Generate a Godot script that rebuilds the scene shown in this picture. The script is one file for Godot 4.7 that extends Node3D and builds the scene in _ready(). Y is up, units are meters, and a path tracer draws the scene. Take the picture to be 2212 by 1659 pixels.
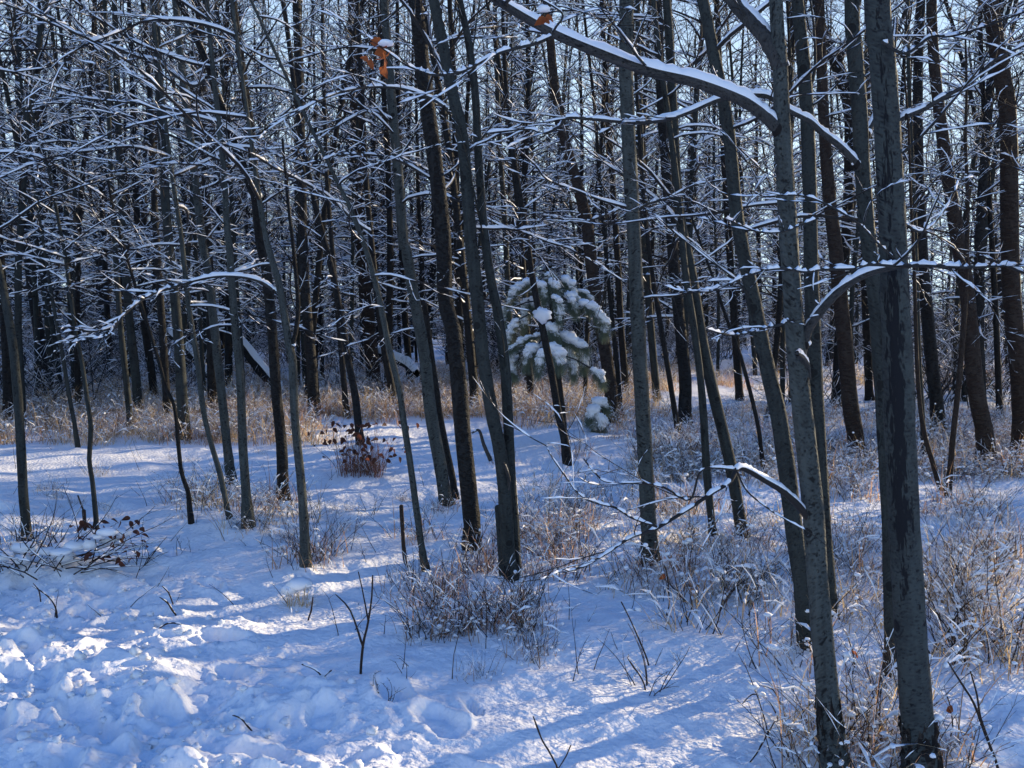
extends Node3D
# A snowy aspen wood in low back light. Units are metres, y up, the camera looks along -z.

const FOC := 2003.0          # focal length, in pixels of a 2212 x 1659 picture
const EYE := 1.6
const TILT := 3.7            # degrees below the horizon

var rng := RandomNumberGenerator.new()
var low_noise := FastNoiseLite.new()
var mid_noise := FastNoiseLite.new()
var fine_noise := FastNoiseLite.new()
var clod_noise := FastNoiseLite.new()
var ridge_noise := FastNoiseLite.new()
var M := {}
var taken := {}
var cam_basis := Basis()
var limb_kit := {}
var prints := []              # [x, z, heading, depth] of footprints
var feet := []                # [place, radius] of every stem that stands in the snow
var ground_shape: Shape
var ground_cols: PackedFloat32Array
var ground_rows: PackedFloat32Array


# ---------------------------------------------------------------- mesh builder
class Shape:
	var v := PackedVector3Array()
	var n := PackedVector3Array()
	var t := PackedVector2Array()
	var ix := PackedInt32Array()

	func tube(p: PackedVector3Array, r: PackedFloat32Array, sides: int, uscale := 1.0, rough := 0.0, nz: FastNoiseLite = null, v0 := 0.0) -> void:
		var count := p.size()
		var d0 := (p[1] - p[0]).normalized()
		var u := d0.cross(Vector3(0.31, 0.2, 0.93)).normalized()
		var first := v.size()
		var along := v0
		for i in count:
			var d: Vector3
			if i == 0:
				d = d0
			elif i == count - 1:
				d = (p[i] - p[i - 1]).normalized()
			else:
				d = (p[i + 1] - p[i - 1]).normalized()
			u = (u - d * u.dot(d)).normalized()
			var w := d.cross(u)
			if i > 0:
				along += p[i].distance_to(p[i - 1])
			for j in sides + 1:
				var a := TAU * j / sides
				var o := u * cos(a) + w * sin(a)
				var rr := r[i]
				if nz:
					var q := p[i] + o * r[i]
					rr *= 1.0 + rough * nz.get_noise_3d(q.x * 9.0, q.y * 9.0, q.z * 9.0)
				v.append(p[i] + o * rr)
				n.append(o)
				t.append(Vector2(uscale * j / sides, along))
		var row := sides + 1
		for i in count - 1:
			for j in sides:
				var a := first + i * row + j
				ix.append_array([a, a + row, a + row + 1, a, a + row + 1, a + 1])

	func plug(p: PackedVector3Array, r: float, sides: int) -> void:
		# a rounded end on a broken stem
		var c := p[p.size() - 1]
		ball(c, Vector3(r, r * 0.5, r), sides, 4, null, 0.0)

	# snow lying along a stem: an arch that sits on its upper side
	func cap(p: PackedVector3Array, r: PackedFloat32Array, amount: float, steps: int, g: RandomNumberGenerator) -> void:
		var count := p.size()
		if count < 2:
			return
		var first := v.size()
		var phase := g.randf() * 20.0
		for i in count:
			var d: Vector3
			if i == 0:
				d = (p[1] - p[0]).normalized()
			elif i == count - 1:
				d = (p[i] - p[i - 1]).normalized()
			else:
				d = (p[i + 1] - p[i - 1]).normalized()
			var s := d.cross(Vector3.UP)
			if s.length() < 0.05:
				s = Vector3(1, 0, 0)
			s = s.normalized()
			var up := s.cross(d).normalized()
			var flat := clampf(1.25 * sqrt(maxf(0.0, 1.0 - d.y * d.y)) - 0.35, 0.0, 0.9)
			var swell := (0.42 if r[i] < 0.009 else 0.62) + (0.7 if r[i] < 0.009 else 0.22) * sin(phase + i * 1.9) * sin(phase * 1.7 + i * 0.83) + (g.randf_range(-0.35, 0.3) if r[i] < 0.009 else 0.2 + g.randf_range(-0.2, 0.14))
			var end := 1.0 if i > 0 and i < count - 1 else 0.3
			var w := (r[i] * 1.02 + 0.0026 * amount) * flat * (0.6 + 0.4 * end) * (1.0 if r[i] > 0.009 else clampf(swell * 2.2, 0.25, 1.0))
			var h := (r[i] * 0.75 + 0.011 * amount) * flat * maxf(swell, 0.25 if r[i] > 0.009 else 0.04) * end * (0.5 + 0.5 * amount)
			if r[i] < 0.009 and swell < 0.22:
				w = r[i] * 0.3       # bare here: the snow has slipped off
				h = -r[i] * 0.65
			var base := p[i] + up * r[i] * 0.35
			for k in steps + 1:
				var a := PI - PI * k / steps
				var lift := sin(a)
				v.append(base + s * cos(a) * w + up * lift * (h + r[i] * 0.65))
				n.append((s * cos(a) * h + up * maxf(lift, 0.05) * maxf(w, 0.001)).normalized())
				t.append(Vector2(0, 0))
		var row := steps + 1
		for i in count - 1:
			for k in steps:
				var a := first + i * row + k
				ix.append_array([a, a + row, a + row + 1, a, a + row + 1, a + 1])

	func ball(c: Vector3, s: Vector3, around: int, up: int, nz: FastNoiseLite, amount: float, freq := 12.0) -> void:
		var first := v.size()
		for i in up + 1:
			var b := PI * i / up - PI / 2
			for j in around + 1:
				var a := TAU * j / around
				var o := Vector3(cos(a) * cos(b), sin(b), sin(a) * cos(b))
				var k := 1.0
				if nz:
					var q := c + o * s
					k += amount * nz.get_noise_3d(q.x * freq, q.y * freq, q.z * freq)
				v.append(c + o * s * k)
				n.append((o / s).normalized())
				t.append(Vector2(0, 0))
		var row := around + 1
		for i in up:
			for j in around:
				var a := first + i * row + j
				ix.append_array([a, a + 1, a + row + 1, a, a + row + 1, a + row])

	func bead(c: Vector3, s: Vector3) -> void:
		var first := v.size()
		for o in [Vector3.RIGHT, Vector3.BACK, Vector3.LEFT, Vector3.FORWARD, Vector3.UP, Vector3.DOWN]:
			v.append(c + o * s)
			n.append(o)
			t.append(Vector2(0, 0))
		for k in 4:
			var a := first + k
			var b := first + (k + 1) % 4
			ix.append_array([a, first + 4, b, a, b, first + 5])

	# a flat bent blade
	func blade(p: PackedVector3Array, width: float, side: Vector3) -> void:
		var first := v.size()
		var count := p.size()
		for i in count:
			var d := (p[mini(i + 1, count - 1)] - p[maxi(i - 1, 0)]).normalized()
			var w := width * (1.0 - 0.85 * i / (count - 1))
			var nn := side.cross(d).normalized()
			v.append(p[i] - side * w)
			v.append(p[i] + side * w)
			n.append(nn)
			n.append(nn)
			t.append(Vector2(0, i))
			t.append(Vector2(1, i))
		for i in count - 1:
			var a := first + i * 2
			ix.append_array([a, a + 3, a + 1, a, a + 2, a + 3])

	# a leaf, folded along its rib and curled
	func leaf(c: Vector3, dir: Vector3, nor: Vector3, long: float, wide: float, curl: float) -> void:
		var first := v.size()
		var side := dir.cross(nor).normalized()
		for i in 5:
			var f := i / 4.0
			var w := wide * sin(PI * clampf(f * 0.94 + 0.05, 0.0, 1.0)) * (1.15 - 0.3 * f)
			var m := c + dir * long * f - nor * curl * long * f * f
			v.append_array([m - side * w + nor * w * 0.35, m, m + side * w + nor * w * 0.35])
			n.append_array([(nor + side * 0.35).normalized(), nor, (nor - side * 0.35).normalized()])
			t.append_array([Vector2(0, f), Vector2(0.5, f), Vector2(1, f)])
		for i in 4:
			for j in 2:
				var a := first + i * 3 + j
				ix.append_array([a, a + 3, a + 4, a, a + 4, a + 1])

	func arrays() -> Array:
		var a := []
		a.resize(Mesh.ARRAY_MAX)
		a[Mesh.ARRAY_VERTEX] = v
		a[Mesh.ARRAY_NORMAL] = n
		a[Mesh.ARRAY_TEX_UV] = t
		a[Mesh.ARRAY_INDEX] = ix
		return a

	func mesh(mat: Material) -> ArrayMesh:
		var m := ArrayMesh.new()
		m.add_surface_from_arrays(Mesh.PRIMITIVE_TRIANGLES, arrays())
		m.surface_set_material(0, mat)
		return m


# ---------------------------------------------------------------- naming
func numbered(called: String) -> String:
	var k: int = taken.get(called, 0)
	taken[called] = k + 1
	return called if k == 0 else "%s_%03d" % [called, k]


func tag(o: Node3D, label: String, category: String, group := "", kind := "") -> Node3D:
	if label:
		o.set_meta("label", label)
	if category:
		o.set_meta("category", category)
	if group:
		o.set_meta("group", group)
	if kind:
		o.set_meta("kind", kind)
	return o


func thing(called: String, label: String, category: String, where: Vector3, group := "") -> Node3D:
	var o := Node3D.new()
	o.name = numbered(called)
	add_child(o)
	o.position = where
	return tag(o, label, category, group)


func part(called: String, m: Mesh, parent: Node3D, stuff := false) -> MeshInstance3D:
	var o := MeshInstance3D.new()
	o.name = called
	o.mesh = m
	parent.add_child(o, true)
	if stuff:
		o.set_meta("kind", "stuff")
	return o


# ---------------------------------------------------------------- places
func ray(px: float, py: float) -> Vector3:
	return cam_basis * Vector3(px - 1106.0, 829.5 - py, -FOC)


func at(px: float, py: float, depth: float) -> Vector3:
	var d := ray(px, py)
	return Vector3(0, EYE, 0) + d * (depth / -d.z)


func spot(px: float, py: float) -> Vector3:
	var d := ray(px, py)
	var far := 60.0
	var lo := 2.0
	var step := 0.05
	var z := lo
	while z < far:
		var p := Vector3(0, EYE, 0) + d * (z / -d.z)
		if p.y <= ground(p.x, p.z, false):
			return p
		z += step
		step = 0.02 + z * 0.006
	return Vector3(0, EYE, 0) + d * (far / -d.z)


func soft(a: float, b: float, x: float) -> float:
	return smoothstep(a, b, x)


func ground(x: float, z: float, detailed := true) -> float:
	var d := -z
	var h := 0.018 * maxf(0.0, d - 7.0) * soft(7.0, 12.0, d) * (1.0 - 0.4 * soft(30.0, 90.0, d))
	h += 0.09 * low_noise.get_noise_2d(x, z)
	h += 0.5 * soft(25.0, 90.0, absf(x) + d * 0.3) * low_noise.get_noise_2d(x * 0.2 + 40.0, z * 0.2)
	h += 0.044 * mid_noise.get_noise_2d(x, z)
	if not detailed:
		return h
	# the trodden part, at the near left
	var line := (d - 3.1) * 0.62 + (x - 0.15) * 0.78      # grows to the far right
	var trod := 1.0 - soft(-0.75, 0.1, line + 0.35 * mid_noise.get_noise_2d(x * 0.9 + 7.0, z * 0.9))
	trod *= 1.0 - soft(6.5, 9.5, d)
	if d < 24.0:
		var near := 1.0 - soft(10.0, 24.0, d)
		h += near * 0.015 * fine_noise.get_noise_2d(x, z)
		h += near * 0.004 * fine_noise.get_noise_2d(x * 3.1, z * 3.1)
		if trod > 0.01:
			var wx := x + 0.16 * mid_noise.get_noise_2d(x * 1.7 + 11.0, z * 1.7)
			var wz := z + 0.16 * mid_noise.get_noise_2d(x * 1.7, z * 1.7 + 23.0)
			var c := clod_noise.get_noise_2d(wx, wz)              # -1 at a clod's middle
			var c2 := clod_noise.get_noise_2d(wx * 2.3 + 5.0, wz * 2.3)
			var where := soft(-0.1, 0.45, mid_noise.get_noise_2d(x * 0.8 + 31.0, z * 0.8) + 0.5 * ridge_noise.get_noise_2d(x * 0.5, z * 0.5))
			h += trod * (0.085 * mid_noise.get_noise_2d(x * 0.75 + 3.0, z * 0.75) + 0.036 * ridge_noise.get_noise_2d(wx, wz) + 0.016 * fine_noise.get_noise_2d(x * 1.4, z * 1.4))
			h += trod * where * (0.034 * sqrt(maxf(0.0, -c - 0.45)) + 0.012 * soft(0.34, 0.6, -c) + 0.014 * soft(0.34, 0.62, -c2))
			for f in prints:
				var o := Vector2(x - f[0], z - f[1])
				if absf(o.x) < 0.3 and absf(o.y) < 0.3:
					var e := Vector2(o.dot(f[2]) / 0.15, o.cross(f[2]) / 0.075).length() + 0.45 * fine_noise.get_noise_2d(x * 0.8, z * 0.8) + 0.4 * mid_noise.get_noise_2d(x * 2.0, z * 2.0)
					h -= f[3] * (1.0 - soft(0.55, 1.0, e))
					h += 0.3 * f[3] * (1.0 - soft(0.0, 0.45, absf(e - 1.25)))
			h += trod * (0.25 + 0.75 * where) * 0.018 * sqrt(maxf(0.0, -clod_noise.get_noise_2d(wx * 4.6, wz * 4.6 + 2.0) - 0.35))
	return h


# ---------------------------------------------------------------- materials
func srgb(r: float, g: float, b: float) -> Color:
	return Color(r, g, b).linear_to_srgb()


func plain(called: String, c: Color, rough: float, spec := 0.3) -> StandardMaterial3D:
	var m := StandardMaterial3D.new()
	m.resource_name = called
	m.albedo_color = c
	m.roughness = rough
	m.metallic_specular = spec
	M[called] = m
	return m


# bark: u runs once round the stem, v in metres (the picture covers `metres` of it)
func bark(called: String, w: int, h: int, metres: float, pale: Vector3, dark: Vector3, seed_: int, dashes: int, scars: int, mottle: float, strip := false) -> StandardMaterial3D:
	var g := RandomNumberGenerator.new()
	g.seed = seed_
	var nz := FastNoiseLite.new()
	nz.seed = seed_
	nz.frequency = 1.0
	nz.fractal_octaves = 4
	var amount := PackedFloat32Array()
	amount.resize(w * h)
	var px_m := h / metres
	for y in h:
		for x in w:
			var a := TAU * x / w
			var vv := TAU * y / h
			# wraps both ways
			# frequencies: round the stem, and per metre along it
			var r1 := metres / TAU
			var ca := cos(a)
			var sa := sin(a)
			var cv := cos(vv) * r1
			var sv := sin(vv) * r1
			var s := nz.get_noise_3d(ca * 0.9, sa * 0.9 + sv * 3.0, cv * 3.0)
			var fine := nz.get_noise_3d(ca * 1.6 + 9.0, sa * 1.6 + sv * 70.0, cv * 70.0)
			var ring := nz.get_noise_3d(ca * 0.4, sa * 0.4 + sv * 11.0 + 5.0, cv * 11.0)
			var speck := nz.get_noise_3d(ca * 2.6, sa * 2.6 + sv * 100.0, cv * 100.0)
			var band := smoothstep(0.12, 0.4, nz.get_noise_3d(ca * 0.6 + 3.0, sa * 0.6 + sv * 1.8, cv * 1.8))
			var k := 0.24 + 0.4 * s + 0.3 * fine + 0.28 * ring + 0.26 * speck
			if speck > 0.3:
				k += (speck - 0.3) * 2.2
			k = clampf(k, 0.0, 0.85)
			var rag := nz.get_noise_3d(ca * 1.1 + 3.0, sa * 1.1 + sv * 32.0, cv * 32.0) + 0.35 * s + 0.3 * band + 0.3 * fine
			if mottle > 0.0 and rag > 0.55 - mottle:
				k = maxf(k, clampf((rag - 0.55 + mottle) * 6.0, 0.0, 0.95))
			if strip:
				var along := float(y) / h
				var off := absf(fposmod(float(x) / w - 0.61 + 0.5, 1.0) - 0.5) * 2.0
				var reach := 0.19 * smoothstep(0.19, 0.27, along) * (1.0 - smoothstep(0.40, 0.46, along)) + 0.07 * smoothstep(0.44, 0.48, along) * (1.0 - smoothstep(0.52, 0.6, along))
				var edge := reach - off + 0.22 * nz.get_noise_3dv(Vector3(cos(a) * 2.0, sin(a) * 2.0, along * 30.0)) + 0.2 * nz.get_noise_3dv(Vector3(cos(a) * 5.0 + 9.0, sin(a) * 5.0, along * 110.0))
				if reach > 0.0 and edge > 0.0:
					k = maxf(k, clampf(edge * 14.0, 0.0, 0.97))
			amount[y * w + x] = k
	for i in dashes:
		var cx := g.randi_range(0, w - 1)
		var cy := g.randi_range(0, h - 1)
		var half := w * g.randf_range(0.012, 0.06)
		var thick := px_m * g.randf_range(0.0015, 0.005)
		var deep := g.randf_range(0.35, 0.9)
		for yy in range(-ceili(thick) - 1, ceili(thick) + 2):
			for xx in range(-int(half), int(half) + 1):
				var f := 1.0 - pow(absf(xx) / half, 2.0)
				if absf(yy) <= thick * f + g.randf() * 0.4:
					var at_ := posmod(cy + yy, h) * w + posmod(cx + xx, w)
					amount[at_] = maxf(amount[at_], deep * f)
	for i in scars:
		# the dark eyes left by fallen limbs, with a brow above
		var cx := g.randi_range(0, w - 1)
		var cy := g.randi_range(0, h - 1)
		var half := w * g.randf_range(0.05, 0.11)
		var tall := px_m * g.randf_range(0.012, 0.03)
		for yy in range(-int(tall * 3.0), int(tall * 1.6)):
			for xx in range(-int(half * 1.7), int(half * 1.7) + 1):
				var e := pow(xx / half, 2.0) + pow(yy / tall, 2.0)
				var brow := absf(yy + tall * (1.9 - 1.5 * pow(xx / (half * 1.6), 2.0))) < tall * 0.22
				var ring := e < 1.0
				if ring or brow:
					var at_ := posmod(cy + yy, h) * w + posmod(cx + xx, w)
					amount[at_] = maxf(amount[at_], 0.92 if ring else 0.7)
	var bytes := PackedByteArray()
	bytes.resize(w * h * 3)
	var bump := PackedByteArray()
	bump.resize(w * h)
	for i in w * h:
		var k := amount[i]
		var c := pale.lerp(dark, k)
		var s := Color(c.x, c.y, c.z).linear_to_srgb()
		bytes[i * 3] = int(clampf(s.r, 0, 1) * 255)
		bytes[i * 3 + 1] = int(clampf(s.g, 0, 1) * 255)
		bytes[i * 3 + 2] = int(clampf(s.b, 0, 1) * 255)
		bump[i] = int(clampf(1.0 - k, 0, 1) * 255)
	var m := plain(called, Color.WHITE, 0.82, 0.3)
	m.albedo_texture = ImageTexture.create_from_image(Image.create_from_data(w, h, false, Image.FORMAT_RGB8, bytes))
	m.heightmap_enabled = true
	m.heightmap_texture = ImageTexture.create_from_image(Image.create_from_data(w, h, false, Image.FORMAT_L8, bump))
	m.heightmap_scale = 0.5 if mottle < 0.3 else 1.2
	m.uv1_scale = Vector3(1, 1.0 / metres, 1)
	return m


func make_materials() -> void:
	var s := plain("snow", srgb(0.88, 0.89, 0.91), 0.75, 0.25)
	s = plain("ground_snow", srgb(0.88, 0.89, 0.91), 0.8, 0.25)
	var nt := NoiseTexture2D.new()
	var fn := FastNoiseLite.new()
	fn.seed = 5
	fn.frequency = 0.035
	fn.fractal_octaves = 4
	nt.noise = fn
	nt.width = 512
	nt.height = 512
	nt.seamless = true
	s.heightmap_enabled = true
	s.heightmap_texture = nt
	s.heightmap_scale = 0.9
	s.uv1_triplanar = true
	s.uv1_world_triplanar = true
	s.uv1_scale = Vector3(1.3, 1.3, 1.3)
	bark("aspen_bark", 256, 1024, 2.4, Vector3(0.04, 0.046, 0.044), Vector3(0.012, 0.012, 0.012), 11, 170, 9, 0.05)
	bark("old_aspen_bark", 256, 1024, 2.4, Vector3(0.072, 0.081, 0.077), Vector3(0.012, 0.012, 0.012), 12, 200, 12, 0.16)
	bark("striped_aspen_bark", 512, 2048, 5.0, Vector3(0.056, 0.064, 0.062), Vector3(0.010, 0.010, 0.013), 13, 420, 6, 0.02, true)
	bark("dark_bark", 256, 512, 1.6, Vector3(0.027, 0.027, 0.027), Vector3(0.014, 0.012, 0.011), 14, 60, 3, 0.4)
	bark("brown_bark", 256, 512, 1.6, Vector3(0.046, 0.036, 0.03), Vector3(0.03, 0.02, 0.016), 15, 40, 2, 0.45)
	bark("rough_bark", 256, 256, 0.6, Vector3(0.06, 0.05, 0.043), Vector3(0.012, 0.01, 0.01), 16, 30, 0, 0.6)
	plain("twig", srgb(0.026, 0.023, 0.022), 0.7, 0.3)
	bark("limb", 128, 512, 1.2, Vector3(0.06, 0.059, 0.058), Vector3(0.012, 0.012, 0.012), 17, 90, 3, 0.12)
	plain("stalk", srgb(0.04, 0.029, 0.025), 0.8, 0.2)
	var g := plain("dry_grass", srgb(0.38, 0.27, 0.14), 0.8, 0.2)
	g.backlight_enabled = true
	g.backlight = srgb(0.9, 0.68, 0.4)
	g = plain("brown_grass", srgb(0.15, 0.108, 0.08), 0.8, 0.2)
	g.backlight_enabled = true
	g.backlight = srgb(0.7, 0.42, 0.24)
	g = plain("red_grass", srgb(0.12, 0.055, 0.034), 0.8, 0.2)
	g.backlight_enabled = true
	g.backlight = srgb(0.35, 0.16, 0.09)
	g = plain("orange_leaf", srgb(0.22, 0.055, 0.016), 0.7, 0.3)
	g.backlight_enabled = true
	g.backlight = srgb(0.4, 0.13, 0.04)
	g = plain("dark_leaf", srgb(0.05, 0.022, 0.016), 0.7, 0.3)
	g.backlight_enabled = true
	g.backlight = srgb(0.2, 0.07, 0.04)
	g = plain("needles", srgb(0.085, 0.1, 0.08), 0.6, 0.3)
	g.backlight_enabled = true
	g.backlight = srgb(0.2, 0.25, 0.14)


# ---------------------------------------------------------------- growth
# one twig with its side twigs; `plan` says how far it goes on
func grow(wood: Shape, snow: Shape, p0: Vector3, dir: Vector3, length: float, r0: float, level: int, g: RandomNumberGenerator, amount: float, droop: float, plan: Dictionary) -> void:
	var segs: int = plan.segs[level]
	var step := length / segs
	var p := PackedVector3Array([p0])
	var r := PackedFloat32Array([r0])
	var d := dir
	var bend := Vector3(g.randf_range(-1, 1), g.randf_range(-0.6, 0.6), g.randf_range(-1, 1)) * 0.13
	for i in segs:
		var f := (i + 1.0) / segs
		d = (d + bend + Vector3(g.randf_range(-1, 1), g.randf_range(-1, 1), g.randf_range(-1, 1)) * plan.wander + Vector3(0, droop * (0.9 - 1.5 * f) , 0)).normalized()
		p.append(p[i] + d * step)
		r.append(lerpf(r0, r0 * (0.3 if level < plan.segs.size() - 1 else 0.5), f))
	wood.tube(p, r, plan.sides[level])
	if snow and g.randf() < plan.share[level]:
		snow.cap(p, r, amount * plan.heap[level], plan.arch[level], g)
	if level + 1 >= plan.segs.size():
		return
	var kids := maxi(2, int(length / plan.gap[level] * g.randf_range(0.8, 1.2)))
	var side := 1.0 if g.randf() < 0.5 else -1.0
	for k in kids:
		var f := lerpf(0.16 if level == 0 else 0.25, 0.97, (k + g.randf()) / kids)
		var i := mini(int(f * segs), segs - 1)
		var q := p[i].lerp(p[i + 1], f * segs - i)
		var ax := (p[i + 1] - p[i]).normalized()
		var s := ax.cross(Vector3.UP)
		s = s.normalized() if s.length() > 0.05 else Vector3.RIGHT
		var u := s.cross(ax)
		side = -side if g.randf() < 0.8 else side
		var roll := g.randf_range(-0.75, 0.75)
		var out := (s * side * cos(roll) + u * (sin(roll) + 0.15)).normalized()
		var ang := g.randf_range(0.5, 1.0)
		var kd := (ax * cos(ang) + out * sin(ang)).normalized()
		var ln := length * g.randf_range(0.22, 0.5) * (1.05 - 0.55 * f)
		grow(wood, snow, q, kd, ln, maxf(lerpf(r0, r0 * 0.3, f) * g.randf_range(0.4, 0.62), plan.thin), level + 1, g, amount, droop * 0.8, plan)


func limb_plan(fine := true) -> Dictionary:
	if fine:
		return {"segs": [16, 8, 5], "sides": [6, 4, 3], "share": [1.0, 0.75, 0.45], "heap": [1.15, 0.95, 0.7], "arch": [5, 4, 3], "gap": [0.115, 0.1], "wander": 0.15, "thin": 0.0017}
	return {"segs": [7, 5, 3], "sides": [4, 3, 3], "share": [0.65, 0.4, 0.24], "heap": [1.2, 1.3, 1.3], "arch": [3, 2, 2], "gap": [0.14, 0.11], "wander": 0.17, "thin": 0.0032}


func make_limb_kit() -> void:
	# limbs to be shared between the trees: three slopes, two loads of snow, some of each
	for load_ in [0, 1]:
		for slope in [0, 1, 2]:
			var list := []
			for k in 6:
				var g := RandomNumberGenerator.new()
				g.seed = 1000 + load_ * 100 + slope * 10 + k
				var w := Shape.new()
				var s := Shape.new()
				var e: float = deg_to_rad([8.0, 28.0, 52.0][slope] + g.randf_range(-8, 8))
				grow(w, s, Vector3.ZERO, Vector3(cos(e), sin(e), 0), g.randf_range(1.3, 1.7), 0.0105, 0, g, [0.55, 1.05][load_], [-0.02, 0.03, 0.07][slope], limb_plan())
				list.append([w.mesh(M.twig), s.mesh(M.snow)])
			limb_kit[load_ * 3 + slope] = list


func curve(p: Array, between: int) -> Array:
	# Catmull-Rom through [Vector3, radius] pairs
	var q := []
	for i in p.size() - 1:
		var a: Array = p[maxi(i - 1, 0)]
		var b: Array = p[i]
		var c: Array = p[i + 1]
		var d: Array = p[mini(i + 2, p.size() - 1)]
		for k in between:
			var f := float(k) / between
			q.append([(b[0] as Vector3).cubic_interpolate(c[0], a[0], d[0], f), lerpf(b[1], c[1], f)])
	q.append(p[p.size() - 1])
	return q


func split(q: Array, origin: Vector3) -> Array:
	var p := PackedVector3Array()
	var r := PackedFloat32Array()
	for e in q:
		p.append(e[0] - origin)
		r.append(e[1])
	return [p, r]


# a tree whose stem is known: x, y, width in the picture, base first
func tree(called: String, label: String, mat: String, trace: Array, o := {}) -> Dictionary:
	var base := spot(trace[0], trace[1]) if not o.has("depth") else at(trace[0], trace[1], o.depth)
	var depth := -base.z
	var lean: float = o.get("lean", rng.randf_range(-0.03, 0.03))
	var path := []
	for i in range(0, trace.size(), 3):
		var p := at(trace[i], trace[i + 1], depth)
		p = at(trace[i], trace[i + 1], depth + lean * (p.y - base.y))
		path.append([p, trace[i + 2] * 0.5 / FOC * depth])
	var root := thing(called, label, "tree", base, o.get("group", ""))
	feet.append([base, path[0][1]])
	# the foot goes on below the snow and flares a little
	var up0: Vector3 = (path[1][0] - path[0][0]).normalized()
	path.insert(1, [path[0][0] + up0 * minf(0.22, path[0][0].distance_to(path[1][0]) * 0.6), path[0][1]])
	path.push_front([path[0][0] + Vector3(0, -0.35, 0), path[0][1] * 1.7])
	path[1][1] *= 1.28
	if not o.get("stop", false):
		var last: Array = path[path.size() - 1]
		var before: Array = path[path.size() - 2]
		var dir := ((last[0] - before[0]) as Vector3).normalized()
		var want: float = o.get("tall", rng.randf_range(9.5, 13.0)) + base.y
		var rad: float = last[1]
		var p: Vector3 = last[0]
		var k := maxi(3, int((want - p.y) / 0.8))
		if want > p.y + 0.8:
			var rise: float = (want - p.y) / k
			for i in k:
				dir = (dir + Vector3(rng.randf_range(-1, 1) * 0.05, 0.05, rng.randf_range(-1, 1) * 0.05)).normalized()
				p += dir * rise
				path.append([p, lerpf(rad, 0.008, (i + 1.0) / k)])
	var q := curve(path, 4 if depth < 9.0 else 3)
	var pr := split(q, base)
	var stem := Shape.new()
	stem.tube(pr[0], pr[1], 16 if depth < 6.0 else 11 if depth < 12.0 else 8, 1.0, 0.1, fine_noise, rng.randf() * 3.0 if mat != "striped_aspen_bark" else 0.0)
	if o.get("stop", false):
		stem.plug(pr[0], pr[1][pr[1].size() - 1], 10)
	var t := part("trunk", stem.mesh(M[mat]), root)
	# snow caught on the sunward and upper side of leaning stems
	var n: int = int(o.get("limbs", 14) * (1.6 if depth > 6.5 else 1.0))
	var lo: float = o.get("lo", 1.3)
	var hi: float = minf(o.get("hi", 7.5), path[path.size() - 1][0].y - base.y - 0.3)
	for k in n:
		var want := lerpf(lo, hi, (k + rng.randf()) / n)
		var j := 1
		while j < pr[0].size() - 1 and pr[0][j].y < want:
			j += 1
		var where: Vector3 = pr[0][j]
		var rad: float = pr[1][j]
		var slope := 0 if want < 2.3 else (1 if rng.randf() < 0.6 else 0) if want < 4.0 else (2 if rng.randf() < 0.5 else 1)
		if rng.randf() < 0.15:
			slope = rng.randi_range(0, 2)
		var kit: Array = limb_kit[(3 if rng.randf() < o.get("load", 0.6) else 0) + slope][rng.randi_range(0, 5)]
		var az: float = rng.randf() * TAU
		if o.has("toward") and rng.randf() < 0.5:
			az = o.toward + rng.randf_range(-0.8, 0.8)
		var big: float = o.get("reach", 1.0) * rng.randf_range(0.55, 1.15)
		big = minf(big, rad / 0.0105 * 0.85)
		var l := part("limb", kit[0], root)
		l.position = where + Vector3(cos(az), 0, -sin(az)) * rad * 0.6
		l.rotation.y = az
		l.scale = Vector3.ONE * big
		part("snow", kit[1], l)
	return {"root": root, "base": base, "depth": depth, "path": path}


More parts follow.
